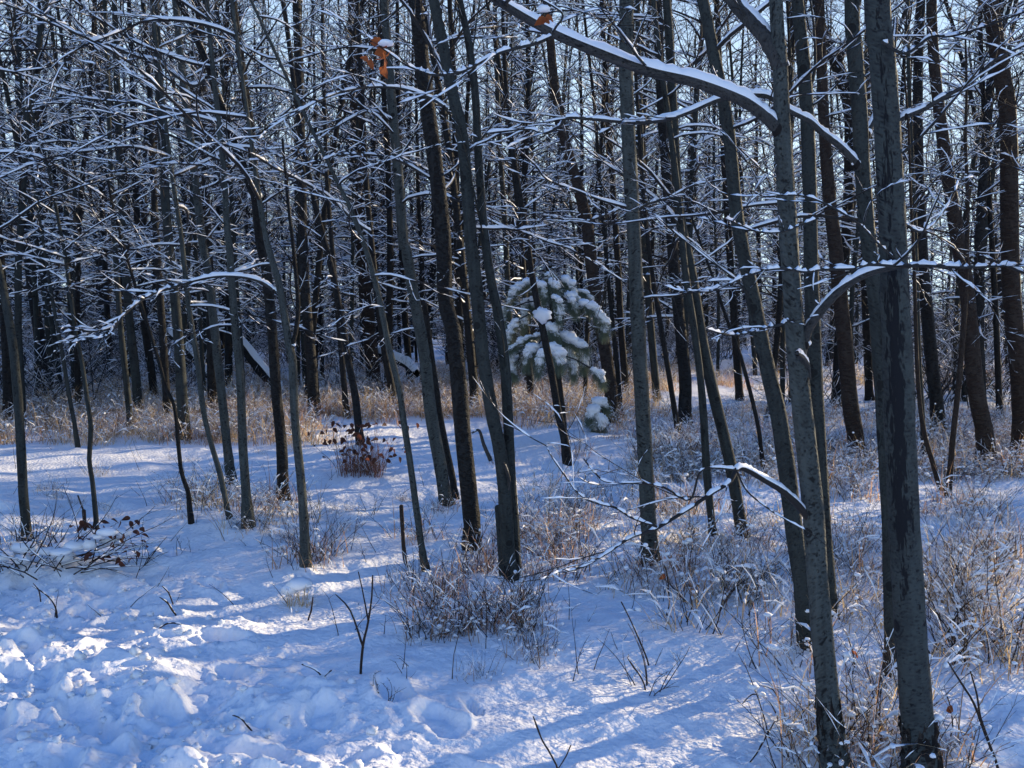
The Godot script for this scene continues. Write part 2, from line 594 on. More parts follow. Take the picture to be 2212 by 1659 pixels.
# a limb whose line is known, with twigs of its own and snow along it
func limb(tr: Dictionary, trace: Array, o := {}) -> void:
	var base: Vector3 = tr.base
	var d0: float = tr.depth + o.get("from", 0.0)
	var d1: float = tr.depth + o.get("to", -0.3)
	var path := []
	var count := trace.size() / 3
	for i in count:
		var dep := lerpf(d0, d1, pow(float(i) / (count - 1), 1.6))
		path.append([at(trace[i * 3], trace[i * 3 + 1], dep), trace[i * 3 + 2] * 0.5 / FOC * dep])
	var q := curve(path, 6)
	var pr := split(q, base)
	var g := RandomNumberGenerator.new()
	g.seed = hash(str(trace[0] + trace[1] * 3000.0))
	var wood := Shape.new()
	var snow := Shape.new()
	wood.tube(pr[0], pr[1], 9, 1.0, 0.12, fine_noise)
	wood.plug(pr[0], pr[1][pr[1].size() - 1], 6)
	var amount: float = o.get("snow", 1.2) * 0.78
	snow.cap(pr[0], pr[1], amount, 6, g)
	if not o.get("bare", false):
		var gap: float = o.get("gap", 0.16)
		var whole := 0.0
		for i in pr[0].size() - 1:
			whole += pr[0][i].distance_to(pr[0][i + 1])
		var kids := int(whole / gap)
		var plan := limb_plan()
		plan = {"segs": plan.segs.slice(1), "sides": plan.sides.slice(1), "share": plan.share.slice(1), "heap": plan.heap.slice(1), "arch": plan.arch.slice(1), "gap": [0.09], "wander": 0.1, "thin": 0.0015}
		var side := 1.0
		for k in kids:
			var f: float = lerpf(o.get("start", 0.25), 0.99, (k + g.randf()) / kids) * (pr[0].size() - 1)
			var i := mini(int(f), pr[0].size() - 2)
			var ax: Vector3 = (pr[0][i + 1] - pr[0][i]).normalized()
			var s := ax.cross(Vector3.UP).normalized()
			side = -side
			var ang := g.randf_range(0.5, 1.0)
			var kd := (ax * cos(ang) + (s * side + Vector3(0, g.randf_range(-0.2, 0.7), 0)).normalized() * sin(ang)).normalized()
			grow(wood, snow, pr[0][i].lerp(pr[0][i + 1], f - i), kd, g.randf_range(0.18, 0.5) * o.get("twigs", 1.0), clampf(pr[1][i] * 0.45, 0.0018, 0.006), 0, g, amount, -0.02, plan)
	var l := part("limb", wood.mesh(M[o.get("mat", "limb")]), tr.root)
	part("snow", snow.mesh(M.snow), l)
	if o.get("fork", true):
		# the dark wrinkled collar where it leaves the stem
		var start: Vector3 = pr[0][0]
		var away: Vector3 = (pr[0][3] - pr[0][0]).normalized()
		var stem_r := 0.03
		for i in tr.path.size() - 1:
			if tr.path[i + 1][0].y >= start.y + base.y:
				stem_r = tr.path[i][1]
				break
		var cr: float = pr[1][0]
		var cs := Shape.new()
		cs.ball(start + away * stem_r * 0.72, Vector3(cr * 1.12, cr * 1.4, cr * 1.15), 16, 12, mid_noise, 0.12, 12.0)
		part("collar", cs.mesh(M.rough_bark), l)
	# the wedge of snow in the fork
	if o.get("fork", true):
		var c := Shape.new()
		var e: Vector3 = pr[0][2]
		var w: float = pr[1][1]
		c.ball(e + Vector3(0, w * 0.75, 0), Vector3(w * 1.7, w * 0.95, w * 0.95), 12, 9, mid_noise, 0.3, 9.0)
		part("fork_snow", c.mesh(M.snow), l)


func leaves(parent: Node3D, where: Vector3, count: int, spread: float, size: float, mat: String, seed_: int) -> void:
	var g := RandomNumberGenerator.new()
	g.seed = seed_
	for k in count:
		var s := Shape.new()
		var d := Vector3(g.randf_range(-1, 1), g.randf_range(-1.2, 0.1), g.randf_range(-1, 1)).normalized()
		var nn := d.cross(Vector3(g.randf_range(-1, 1), g.randf_range(-1, 1), g.randf_range(-1, 1))).normalized()
		var c := where + Vector3(g.randf_range(-1, 1), g.randf_range(-0.8, 0.8), g.randf_range(-1, 1)) * spread
		s.leaf(c, d, nn, size * g.randf_range(0.7, 1.2), size * g.randf_range(0.28, 0.42), g.randf_range(0.1, 0.7))
		part("leaf", s.mesh(M[mat]), parent)


# ---------------------------------------------------------------- weeds and shrubs
func weed_shapes(seed_: int, tall: float, blades: int, stems: int, beads: float, wide: float, arc := 1.0) -> Array:
	var g := RandomNumberGenerator.new()
	g.seed = seed_
	var gr := Shape.new()
	var st := Shape.new()
	var sn := Shape.new()
	for k in blades:
		var a := g.randf() * TAU
		var out := Vector3(cos(a), 0, sin(a))
		var p := PackedVector3Array()
		var q := Vector3(g.randf_range(-1, 1), 0, g.randf_range(-1, 1)) * wide * 0.6 + Vector3(0, -0.04, 0)
		var d := (Vector3.UP + out * g.randf_range(0.05, 0.45)).normalized()
		var ln := tall * g.randf_range(0.3, 1.25)
		var sag := g.randf_range(0.1, 0.6) * arc
		for i in 7:
			p.append(q)
			d = (d + (out * 0.5 + Vector3(0, -0.55, 0)) * sag * (0.25 + i * 0.13)).normalized()
			q += d * ln / 6.0
		gr.blade(p, g.randf_range(0.0018, 0.004), Vector3(-sin(a), 0, cos(a)))
		if g.randf() < beads:
			var i := g.randi_range(2, 5)
			var sl := PackedVector3Array([p[i - 1], p[i], p[mini(i + 1, 6)]])
			var rr := g.randf_range(0.003, 0.006)
			sn.cap(sl, PackedFloat32Array([rr * 0.5, rr, rr * 0.5]), 0.9, 4, g)
		if g.randf() < beads * 0.7:
			var rr := g.randf_range(0.005, 0.013)
			sn.ball(p[g.randi_range(3, 6)] + Vector3(0, rr * 0.4, 0), Vector3(rr * g.randf_range(0.8, 1.7), rr * 0.8, rr * g.randf_range(0.8, 1.6)), 6, 4, fine_noise, 0.5, 20.0)
	var plan := {"segs": [6, 3], "sides": [4, 3], "share": [0.3, 0.7], "heap": [0.6, 0.7], "arch": [3, 3], "gap": [0.07], "wander": 0.12, "thin": 0.0011}
	for k in stems:
		var a := g.randf() * TAU
		var q := Vector3(g.randf_range(-1, 1), 0, g.randf_range(-1, 1)) * wide * 0.5 + Vector3(0, -0.05, 0)
		var d := Vector3(cos(a) * 0.6, 1, sin(a) * 0.6).normalized()
		grow(st, sn, q, d, tall * g.randf_range(0.7, 1.35), g.randf_range(0.0018, 0.0032), 0, g, 0.9, 0.0, plan)
	return [gr, st, sn]


func fan_shapes(seed_: int, stems: int, tall: float, thick: float) -> Array:
	# bare shrub: stems that part low down and fork
	var g := RandomNumberGenerator.new()
	g.seed = seed_
	var st := []
	var sn := Shape.new()
	var plan := {"segs": [8, 5, 3], "sides": [5, 4, 3], "share": [0.25, 0.55, 0.6], "heap": [0.5, 0.7, 0.8], "arch": [3, 3, 3], "gap": [0.13, 0.08], "wander": 0.09, "thin": 0.0013}
	for k in stems:
		var a := TAU * k / stems + g.randf()
		var d := Vector3(cos(a), g.randf_range(1.2, 3.0), sin(a)).normalized()
		var w := Shape.new()
		grow(w, sn, Vector3(cos(a), 0, sin(a)) * 0.03 + Vector3(0, -0.06, 0), d, tall * g.randf_range(0.7, 1.15), thick * g.randf_range(0.7, 1.1), 0, g, 0.8, 0.02, plan)
		st.append(w)
	return [st, sn]


func stalk(label: String, trace: Array, forks := [], called := "weed_stalk", snow_amount := 0.5, category := "weed") -> Node3D:
	# a bare stem whose line is known, top first, base last
	var n := trace.size()
	var base := spot(trace[n - 3], trace[n - 2])
	var depth := -base.z
	var root := thing(called, label, category, base)
	var all := [trace] + forks
	var sn := Shape.new()
	for f in all:
		var path := []
		for i in range(f.size() - 3, -1, -3):
			path.append([at(f[i], f[i + 1], depth), maxf(f[i + 2] * 0.5 / FOC * depth, 0.0015)])
		if f == trace:
			path.push_front([path[0][0] + Vector3(0, -0.12, 0), path[0][1]])
		var pr := split(curve(path, 3), base)
		var w := Shape.new()
		w.tube(pr[0], pr[1], 6, 1.0, 0.25, fine_noise)
		w.plug(pr[0], pr[1][pr[1].size() - 1], 5)
		sn.cap(pr[0], pr[1], snow_amount, 4, rng)
		part("stem", w.mesh(M.stalk), root)
	part("snow", sn.mesh(M.snow), root)
	return root


# ---------------------------------------------------------------- the scene
func _ready() -> void:
	rng.seed = 77
	# camera
	var cam := Camera3D.new()
	cam.name = "camera"
	cam.fov = rad_to_deg(2.0 * atan(829.5 / FOC))
	cam.near = 0.1
	cam.far = 900.0
	cam.position = Vector3(0, EYE, 0)
	cam.rotation_degrees = Vector3(-TILT, 0, 0)
	add_child(cam)
	cam_basis = cam.basis

	# sky, sun, exposure
	var sky_mat := ProceduralSkyMaterial.new()
	sky_mat.sky_top_color = Color(0.15, 0.42, 0.775)
	sky_mat.sky_horizon_color = Color(1.04, 1.15, 1.18)
	sky_mat.sky_curve = 0.26
	sky_mat.ground_horizon_color = Color(0.62, 0.72, 0.88)
	sky_mat.ground_bottom_color = Color(0.45, 0.55, 0.75)
	sky_mat.sun_angle_max = 18.0
	sky_mat.sun_curve = 0.12
	var sky := Sky.new()
	sky.sky_material = sky_mat
	var env := Environment.new()
	env.background_mode = Environment.BG_SKY
	env.sky = sky
	env.background_energy_multiplier = 0.78
	env.tonemap_mode = Environment.TONE_MAPPER_LINEAR
	env.tonemap_exposure = 1.6
	env.sdfgi_enabled = true
	env.ssao_enabled = true
	env.ssil_enabled = true
	var we := WorldEnvironment.new()
	we.name = "world_environment"
	we.environment = env
	add_child(we)
	var sun := DirectionalLight3D.new()
	sun.name = "sun"
	sun.light_color = Color(1.0, 0.91, 0.75)
	sun.light_energy = 1.6
	sun.light_angular_distance = 0.5
	sun.shadow_enabled = true
	var az := deg_to_rad(52.0)
	var el := deg_to_rad(14.0)
	var to_sun := Vector3(sin(az) * cos(el), sin(el), -cos(az) * cos(el))
	sun.transform = Transform3D(Basis.looking_at(-to_sun), Vector3(0, 20, 0))
	add_child(sun)

	low_noise.seed = 3
	low_noise.frequency = 0.22
	low_noise.fractal_octaves = 2
	mid_noise.seed = 8
	mid_noise.frequency = 1.1
	mid_noise.fractal_octaves = 3
	fine_noise.seed = 21
	fine_noise.frequency = 5.0
	fine_noise.fractal_octaves = 3
	clod_noise.seed = 4
	clod_noise.noise_type = FastNoiseLite.TYPE_CELLULAR
	clod_noise.cellular_return_type = FastNoiseLite.RETURN_DISTANCE
	clod_noise.frequency = 6.0
	clod_noise.fractal_type = FastNoiseLite.FRACTAL_NONE
	ridge_noise.seed = 14
	ridge_noise.frequency = 3.6
	ridge_noise.fractal_octaves = 4
	make_materials()
	# footprints, in three trails
	var gf := RandomNumberGenerator.new()
	gf.seed = 5
	for trail in [[0.3, -3.0, -3.2, -6.0, 12], [-0.5, -2.9, -2.6, -4.4, 9], [-1.2, -2.9, -3.4, -5.4, 10], [-0.2, -3.6, -2.4, -6.6, 10]]:
		var p0 := Vector2(trail[0], trail[1])
		var p1 := Vector2(trail[2], trail[3])
		var run := (p1 - p0).normalized()
		for i in trail[4]:
			var q := p0.lerp(p1, (i + 0.3) / trail[4]) + run.orthogonal() * (0.11 if i % 2 else -0.11) + Vector2(gf.randf_range(-0.07, 0.07), gf.randf_range(-0.07, 0.07))
			prints.append([q.x, q.y, run.rotated(gf.randf_range(-0.35, 0.35)), gf.randf_range(0.03, 0.065)])
	make_ground()
	make_limb_kit()
	make_far_wood()
	make_near_trees()
	make_middle_trees()
	make_back_trees()
	make_logs()
	make_pine()
	make_weeds()
	make_shrubs()
	make_crumbs()
	finish_ground()


func make_ground() -> void:
	var xs := PackedFloat32Array()
	var x := 0.0
	var step := 0.0135
	while x < 380.0:
		xs.append(x)
		if x > 2.6:
			step *= 1.02 if x < 10.0 else 1.12
		x += step
	var cols := PackedFloat32Array()
	for i in range(xs.size() - 1, 0, -1):
		cols.append(-xs[i])
	cols.append_array(xs)
	var rows := PackedFloat32Array()
	var z := 2.6
	step = 0.0115
	var back := PackedFloat32Array([300.0, 120.0, 50.0, 20.0, 8.0, 3.0, 0.5, -1.0, -2.0, -2.4])
	for b in back:
		rows.append(b)
	while z < 620.0:
		rows.append(-z)
		step *= 1.006 if z < 9.0 else 1.045
		z += step
	var s := Shape.new()
	var w := cols.size()
	for r in rows:
		for c in cols:
			s.v.append(Vector3(c, ground(c, r), r))
			s.t.append(Vector2(c, r))
	s.n.resize(s.v.size())
	for j in rows.size() - 1:
		for i in w - 1:
			var k := j * w + i
			s.ix.append_array([k, k + w + 1, k + 1, k, k + w, k + w + 1])
	ground_shape = s
	ground_cols = cols
	ground_rows = rows


# the snow is banked up a little round every foot, then laid down
func finish_ground() -> void:
	var s := ground_shape
	var w := ground_cols.size()
	for f in feet:
		var reach: float = f[1] * 2.0 + 0.22
		var i0 := ground_cols.bsearch(f[0].x - reach)
		var i1 := ground_cols.bsearch(f[0].x + reach)
		for j in ground_rows.size():
			if absf(ground_rows[j] - f[0].z) > reach:
				continue
			for i in range(i0, i1):
				var k := j * w + i
				var far := Vector2(ground_cols[i] - f[0].x, ground_rows[j] - f[0].z).length()
				s.v[k].y += 0.045 * (1.0 - smoothstep(f[1], reach, far)) * (0.7 + 0.8 * mid_noise.get_noise_2d(s.v[k].x * 3.0, s.v[k].z * 3.0))
	for j in ground_rows.size():
		for i in w:
			var a := s.v[j * w + maxi(i - 1, 0)]
			var b := s.v[j * w + mini(i + 1, w - 1)]
			var c := s.v[maxi(j - 1, 0) * w + i]
			var d := s.v[mini(j + 1, ground_rows.size() - 1) * w + i]
			var n := (b - a).cross(c - d)
			s.n[j * w + i] = n.normalized() if n.y > 0.0 else -n.normalized()
	var o := MeshInstance3D.new()
	o.name = "ground"
	o.mesh = s.mesh(M.ground_snow)
	add_child(o)
	tag(o, "deep snow cover over the forest floor, trodden at the near left", "snow", "", "structure")


# crumbs of snow kicked up where it is trodden
func make_crumbs() -> void:
	var g := RandomNumberGenerator.new()
	g.seed = 61
	for k in 3:
		var s := Shape.new()
		s.ball(Vector3.ZERO, Vector3(1, 0.75, 0.9), 10, 7, fine_noise, 0.9, 0.35 + k * 0.1)
		var list := []
		while list.size() < 260:
			var x := g.randf_range(-3.6, 1.0)
			var z := g.randf_range(-7.0, -2.9)
			var line := (-z - 3.1) * 0.62 + (x - 0.15) * 0.78
			if line > -0.25 + g.randf_range(-0.5, 0.25) or mid_noise.get_noise_2d(x * 1.6, z * 1.6) < g.randf_range(-0.5, 0.3):
				continue
			var size := 0.005 + 0.022 * pow(g.randf(), 3.0)
			list.append(Transform3D(Basis.from_euler(Vector3(g.randf_range(-0.4, 0.4), g.randf() * TAU, g.randf_range(-0.4, 0.4))).scaled(Vector3.ONE * size), Vector3(x, ground(x, z) + size * 0.35, z)))
		var mm := MultiMesh.new()
		mm.transform_format = MultiMesh.TRANSFORM_3D
		mm.mesh = s.mesh(M.snow)
		mm.instance_count = list.size()
		for i in list.size():
			mm.set_instance_transform(i, list[i])
		var o := MultiMeshInstance3D.new()
		o.name = numbered("snow_crumbs")
		o.multimesh = mm
		add_child(o)
		tag(o, "crumbs and clods of snow strewn over the trodden snow at the near left", "snow", "snow crumbs on the trodden part", "stuff")


# ---------------------------------------------------------------- the stand behind
var far_kit := []
var sunny := []
var sun_line := Vector2.RIGHT

func make_far_wood() -> void:
	for k in 8:
		var g := RandomNumberGenerator.new()
		g.seed = 400 + k
		var stem := Shape.new()
		var wood := Shape.new()
		var snow := Shape.new()
		var tall := g.randf_range(10.5, 14.0)
		var r0 := g.randf_range(0.045, 0.085)
		var p := PackedVector3Array()
		var r := PackedFloat32Array()
		var q := Vector3(0, -0.4, 0)
		var d := Vector3(g.randf_range(-0.08, 0.08), 1, g.randf_range(-0.08, 0.08)).normalized()
		var n := 18
		for i in n + 1:
			p.append(q)
			r.append(lerpf(r0, 0.008, pow(float(i) / n, 1.2)))
			d = (d + Vector3(g.randf_range(-1, 1) * 0.05, 0.03, g.randf_range(-1, 1) * 0.05)).normalized()
			q += d * (tall + 0.4) / n
		stem.tube(p, r, 7, 1.0, 0.08, fine_noise)
		var plan := limb_plan(false)
		var limbs := 92
		for i in limbs:
			var f := lerpf(0.12, 0.99, (i + g.randf()) / limbs)
			var j := mini(int(f * n), n - 1)
			var e := deg_to_rad(lerpf(5, 55, f) + g.randf_range(-18, 18))
			var a := g.randf() * TAU
			var ln := g.randf_range(0.7, 1.7) * (1.15 - 0.65 * f) * (0.7 if f < 0.25 else 1.0)
			grow(wood, snow, p[j].lerp(p[j + 1], f * n - j), Vector3(cos(a) * cos(e), sin(e), sin(a) * cos(e)), ln, minf(r[j] * 0.5, 0.016), 0, g, 1.15, 0.03, plan)
		far_kit.append([stem.mesh(M.aspen_bark if k % 3 == 1 else M.dark_bark), wood.mesh(M.twig), snow.mesh(M.snow), stem, wood, snow])


func far_tree(where: Vector3, k: int, turn: float, size: float, label: String, group: String) -> void:
	var o := thing("slender_tree", label, "tree", where, group)
	o.rotation.y = turn
	o.scale = Vector3.ONE * size
	part("trunk", far_kit[k][0], o)
	part("crown", far_kit[k][1], o, true)
	part("snow", far_kit[k][2], o, true)


# where sunlight reaches the ground: no tree of the stand grows close to these lines of light
func in_the_light(p: Vector2) -> bool:
	for q in sunny:
		var d := p - Vector2(q[0].x, q[0].z)
		var t := d.dot(sun_line)
		if t > 0.0 and t < 75.0 and absf(d.cross(sun_line)) < q[1]:
			return true
	return false


func sector(p: Vector3) -> String:
	var px := 1106.0 + p.x / -p.z * FOC
	for e in [[200, "at the left edge"], [450, "behind the straight grey trunk"], [640, "behind the paired aspens"], [850, "behind the red-brown bush"], [1080, "behind the rough-barked trunk"], [1340, "behind the little pine"], [1600, "behind the slim aspens by the low branch"], [1850, "behind the forked foreground aspen"]]:
		if px < e[0]:
			return e[1]
	return "behind the thickest aspen"


func make_back_trees() -> void:
	sun_line = Vector2(sin(deg_to_rad(52.0)), -cos(deg_to_rad(52.0)))
	for e in [[1150, 860], [1260, 870], [2130, 1200], [2060, 990], [2190, 1260], [1020, 935], [880, 925], [640, 1290], [1050, 1560], [300, 905], [520, 900], [800, 890], [1840, 1480], [1125, 1235], [1425, 1215]]:
		sunny.append([spot(e[0], e[1]), 0.35 if sunny.size() > 1 else 0.6])
	var g := RandomNumberGenerator.new()
	g.seed = 909
	var spots := []
	var tries := 0
	while spots.size() < 300 and tries < 20000:
		tries += 1
		var d := sqrt(g.randf_range(14.5 * 14.5, 52.0 * 52.0)) if g.randf() < 0.6 else g.randf_range(15.0, 34.0)
		var a := deg_to_rad(g.randf_range(-31.0, 31.0))
		if a > deg_to_rad(14.0) and g.randf() < 0.3:
			continue
		var p := Vector2(sin(a), -cos(a)) * d
		var ok := not in_the_light(p)
		for s in spots:
			if p.distance_squared_to(s) < 0.8:
				ok = false
				break
		if ok:
			spots.append(p)
	for s in spots:
		var w := Vector3(s.x, ground(s.x, s.y, false), s.y)
		var k := g.randi_range(0, 7)
		var d := Vector2(s).length()
		var label := "slender %s tree in the %s rows, %s" % ["grey" if k % 3 == 1 else "dark", "front" if d < 22.0 else "middle" if d < 32.0 else "back", sector(w)]
		far_tree(w, k, g.randf() * TAU, g.randf_range(0.8, 1.25), label, label.replace(" tree in", " trees in"))
	# farther off, and out of sight to the sides, the wood is one mass
	for k in 3:
		var list := []
		for i in 270:
			var d := g.randf_range(52.0, 130.0)
			var a := deg_to_rad(g.randf_range(-40.0, 40.0))
			if a > deg_to_rad(16.0) and g.randf() < 0.4:
				continue
			if not in_the_light(Vector2(sin(a), -cos(a)) * d):
				list.append(Vector3(sin(a) * d, 0, -cos(a) * d))
		var g2 := RandomNumberGenerator.new()
		g2.seed = 41 + k
		for i in 12:
			# the wood goes on past the right edge, where the sun stands
			var d := g2.randf_range(6.5, 42.0)
			var a := deg_to_rad(g2.randf_range(33.0, 80.0))
			var p := Vector3(sin(a) * d, 0, -cos(a) * d)
			if not in_the_light(Vector2(p.x, p.z)):
				list.append(p)
		for e in [[100, 1500], [620, 1620], [350, 1250], [1500, 1480], [400, 1600], [200, 1350], [60, 1640]]:
			var q := spot(e[0], e[1])
			var t := g2.randf_range(9.0, 24.0)
			var p := Vector2(q.x, q.z) + sun_line * t + sun_line.orthogonal() * g2.randf_range(-0.4, 0.4)
			if p.x / -p.y > 0.62 and not in_the_light(p):
				list.append(Vector3(p.x, 0, p.y))
		for i in 4:
			# close by on that side their crowns break up the sunlight
			var d := g2.randf_range(6.5, 20.0)
			var a := deg_to_rad(g2.randf_range(33.0, 76.0))
			var p := Vector3(sin(a) * d, 0, -cos(a) * d)
			if not in_the_light(Vector2(p.x, p.z)):
				list.append(p)
		for i in 26:
			var d := g.randf_range(8.0, 45.0)
			var a := deg_to_rad(g.randf_range(-85.0, -33.0))
			list.append(Vector3(sin(a) * d, 0, -cos(a) * d))
		var m := ArrayMesh.new()
		var kit: Array = far_kit[k * 2]
		for i in 3:
			m.add_surface_from_arrays(Mesh.PRIMITIVE_TRIANGLES, (kit[3 + i] as Shape).arrays())
			m.surface_set_material(i, [M.aspen_bark, M.twig, M.snow][i])
		var mm := MultiMesh.new()
		mm.transform_format = MultiMesh.TRANSFORM_3D
		mm.mesh = m
		mm.instance_count = list.size()
		for i in list.size():
			var b := Basis(Vector3.UP, g.randf() * TAU).scaled(Vector3.ONE * g.randf_range(0.85, 1.3))
			var w: Vector3 = list[i]
			w.y = ground(w.x, w.z, false)
			mm.set_instance_transform(i, Transform3D(b, w))
		var o := MultiMeshInstance3D.new()
		o.name = numbered("distant_wood")
		o.multimesh = mm
		add_child(o)
		tag(o, "far off bare snowy wood that closes the view behind the stand", "wood", "distant bare wood", "stuff")
	# brush under the stand
	var kits := []
	for k in 5:
		var gk := RandomNumberGenerator.new()
		gk.seed = 600 + k
		var wd := Shape.new()
		var sn := Shape.new()
		var plan := {"segs": [6, 4, 3], "sides": [4, 3, 3], "share": [0.5, 0.45, 0.3], "heap": [1.0, 1.1, 1.1], "arch": [3, 2, 2], "gap": [0.15, 0.12], "wander": 0.13, "thin": 0.0026}
		for i in 15:
			var a := gk.randf() * TAU
			var dd := Vector3(cos(a), gk.randf_range(0.7, 2.6), sin(a)).normalized()
			grow(wd, sn, Vector3(gk.randf_range(-0.4, 0.4), -0.1, gk.randf_range(-0.4, 0.4)), dd, gk.randf_range(1.0, 2.4), 0.009, 0, gk, 1.1, -0.05, plan)
		kits.append([wd.mesh(M.twig), sn.mesh(M.snow), wd, sn])
	# and farther back, where the shrubs run together
	for k in 2:
		var list := []
		for i in 170:
			var d := g.randf_range(38.0, 95.0)
			var a := deg_to_rad(g.randf_range(-33.0, 33.0))
			list.append(Vector3(sin(a) * d, 0, -cos(a) * d))
		var m := ArrayMesh.new()
		for j in 2:
			m.add_surface_from_arrays(Mesh.PRIMITIVE_TRIANGLES, (kits[k][2 + j] as Shape).arrays())
			m.surface_set_material(j, [M.twig, M.snow][j])
		var mm := MultiMesh.new()
		mm.transform_format = MultiMesh.TRANSFORM_3D
		mm.mesh = m
		mm.instance_count = list.size()
		for i in list.size():
			var w: Vector3 = list[i]
			w.y = ground(w.x, w.z, false)
			mm.set_instance_transform(i, Transform3D(Basis(Vector3.UP, g.randf() * TAU).scaled(Vector3.ONE * g.randf_range(1.0, 1.9)), w))
		var o := MultiMeshInstance3D.new()
		o.name = numbered("distant_brush")
		o.multimesh = mm
		add_child(o)
		tag(o, "dark far off brush that fills the gaps low between the trunks", "brush", "distant brush", "stuff")
	for i in 165:
		var d := g.randf_range(15.5, 40.0)
		var a := deg_to_rad(g.randf_range(-31.0, 31.0))
		var p := Vector3(sin(a) * d, 0, -cos(a) * d)
		if in_the_light(Vector2(p.x, p.z)):
			continue
		p.y = ground(p.x, p.z, false)
		var o := thing("understory_shrub", "leafless snow-dusted shrub %s, %s" % ["front of the stand" if d < 23.0 else "deep in the stand", sector(p)], "shrub", p, "shrubs under the stand, %s, %s" % ["front" if d < 23.0 else "deep", sector(p)])
		o.rotation.y = g.randf() * TAU
		o.scale = Vector3.ONE * g.randf_range(0.7, 1.3)
		var kit: Array = kits[i % 5]
		part("stems", kit[0], o, true)
		part("snow", kit[1], o, true)


# ---------------------------------------------------------------- trees one can tell apart
func make_near_trees() -> void:
	var T := tree("aspen_tree", "forked pale aspen in the right foreground carrying the long snow-topped limb", "old_aspen_bark",
		[1806, 1690, 58, 1788, 1500, 50, 1770, 1300, 46, 1756, 1100, 46, 1740, 950, 44, 1729, 850, 43, 1718, 730, 41, 1709, 600, 39, 1701, 470, 39, 1694, 350, 38, 1689, 250, 35, 1685, 130, 31, 1676, 0, 28], {"limbs": 5, "lo": 3.6, "lean": 0.0})
	limb(T, [1690, 290, 26, 1650, 250, 26, 1600, 215, 26, 1500, 177, 24, 1400, 153, 23, 1300, 116, 22, 1200, 74, 20, 1120, 30, 18, 1040, -20, 16, 930, -90, 10], {"to": -0.5, "snow": 1.5, "gap": 0.3, "start": 0.35})
	limb(T, [1688, 150, 36, 1668, 105, 34, 1645, 70, 33, 1618, 40, 32, 1583, 0, 30, 1530, -80, 26, 1490, -190, 20, 1460, -340, 10], {"to": 0.3, "snow": 0.9, "gap": 0.4, "fork": false})
	limb(T, [1733, 760, 20, 1745, 715, 20, 1757, 694, 19, 1784, 659, 18, 1819, 624, 17, 1861, 597, 16, 1913, 580, 14, 1982, 573, 10, 2052, 576, 9, 2104, 577, 8, 2156, 574, 7, 2212, 571, 6, 2290, 560, 4], {"to": -0.55, "snow": 1.3, "gap": 0.12, "start": 0.35})
	limb(T, [1930, 574, 8, 1878, 571, 8, 1843, 580, 7, 1774, 582, 7, 1739, 587, 6, 1687, 580, 6, 1638, 587, 6, 1600, 601, 5, 1559, 621, 5, 1527, 630, 4, 1486, 626, 3], {"from": -0.35, "to": -0.6, "snow": 1.1, "gap": 0.09, "twigs": 0.65, "start": 0.05, "fork": false})
	limb(T, [1930, 556, 5, 1895, 524, 5, 1854, 483, 5, 1791, 444, 5, 1739, 424, 4, 1694, 421, 4, 1652, 424, 3, 1630, 415, 2], {"from": -0.4, "to": -0.6, "snow": 0.9, "gap": 0.11, "twigs": 0.7, "fork": false})
	limb(T, [1768, 471, 5, 1729, 486, 5, 1687, 501, 5, 1635, 500, 4, 1590, 482, 3, 1560, 470, 2], {"from": -0.5, "to": -0.7, "snow": 1.2, "gap": 0.1, "twigs": 0.6, "fork": false})
	limb(T, [1722, 690, 6, 1704, 690, 6, 1687, 701, 6, 1652, 708, 5, 1600, 722, 5, 1566, 722, 4, 1527, 711, 3], {"to": -0.4, "snow": 1.2, "gap": 0.1, "twigs": 0.6, "fork": false})
	limb(T, [1764, 1170, 20, 1749, 1125, 17, 1722, 1090, 16, 1687, 1058, 15, 1652, 1037, 14, 1618, 1017, 13, 1594, 1012, 12, 1576, 1041, 9, 1538, 1065, 9, 1486, 1100, 8, 1416, 1142, 8, 1364, 1160, 7, 1312, 1194, 6, 1264, 1222, 5, 1218, 1236, 4], {"to": -0.55, "snow": 0.95, "gap": 0.22, "start": 0.45, "mat": "twig"})
	limb(T, [1420, 1138, 6, 1364, 1118, 5, 1330, 1097, 5, 1277, 1083, 4, 1246, 1062, 4, 1225, 1034, 4, 1191, 985, 3, 1180, 960, 2], {"from": -0.45, "to": -0.35, "snow": 0.9, "gap": 0.14, "fork": false, "mat": "twig"})
	limb(T, [1590, 1014, 7, 1517, 1015, 5, 1490, 1079, 5, 1434, 1053, 5, 1382, 1044, 5, 1312, 1041, 4, 1284, 1020, 4, 1260, 990, 3], {"from": -0.4, "to": -0.2, "snow": 0.9, "gap": 0.14, "fork": false, "mat": "twig"})
	limb(T, [1592, 1018, 5, 1615, 1062, 4, 1666, 1103, 4, 1690, 1118, 3, 1740, 1145, 2], {"from": -0.4, "to": -0.5, "snow": 0.8, "gap": 0.2, "fork": false, "mat": "twig"})
	limb(T, [1746, 820, 12, 1744, 790, 12, 1732, 772, 13, 1722, 764, 11], {"to": -0.12, "snow": 1.2, "bare": true, "fork": false})
	# the low-hanging branch that leaves the big limb
	limb(T, [1194, 78, 8, 1156, 94, 8, 1114, 104, 7, 1069, 118, 7, 1017, 146, 6, 982, 158, 6, 937, 162, 5, 896, 149, 4, 868, 135, 3, 820, 100, 3], {"from": -0.42, "to": -0.6, "snow": 1.3, "gap": 0.09})
	limb(T, [1192, 74, 5, 1200, 60, 5, 1215, 30, 4, 1170, 0, 3], {"from": -0.42, "to": -0.5, "snow": 1.2, "gap": 0.1, "fork": false})
	var where: Vector3 = at(1180, 40, T.depth - 0.5) - T.base
	leaves(T.root, where, 4, 0.02, 0.036, "orange_leaf", 31)
	where = at(815, 105, T.depth - 0.6) - T.base
	leaves(T.root, where, 6, 0.035, 0.04, "orange_leaf", 32)
	where = at(826, 145, T.depth - 0.6) - T.base
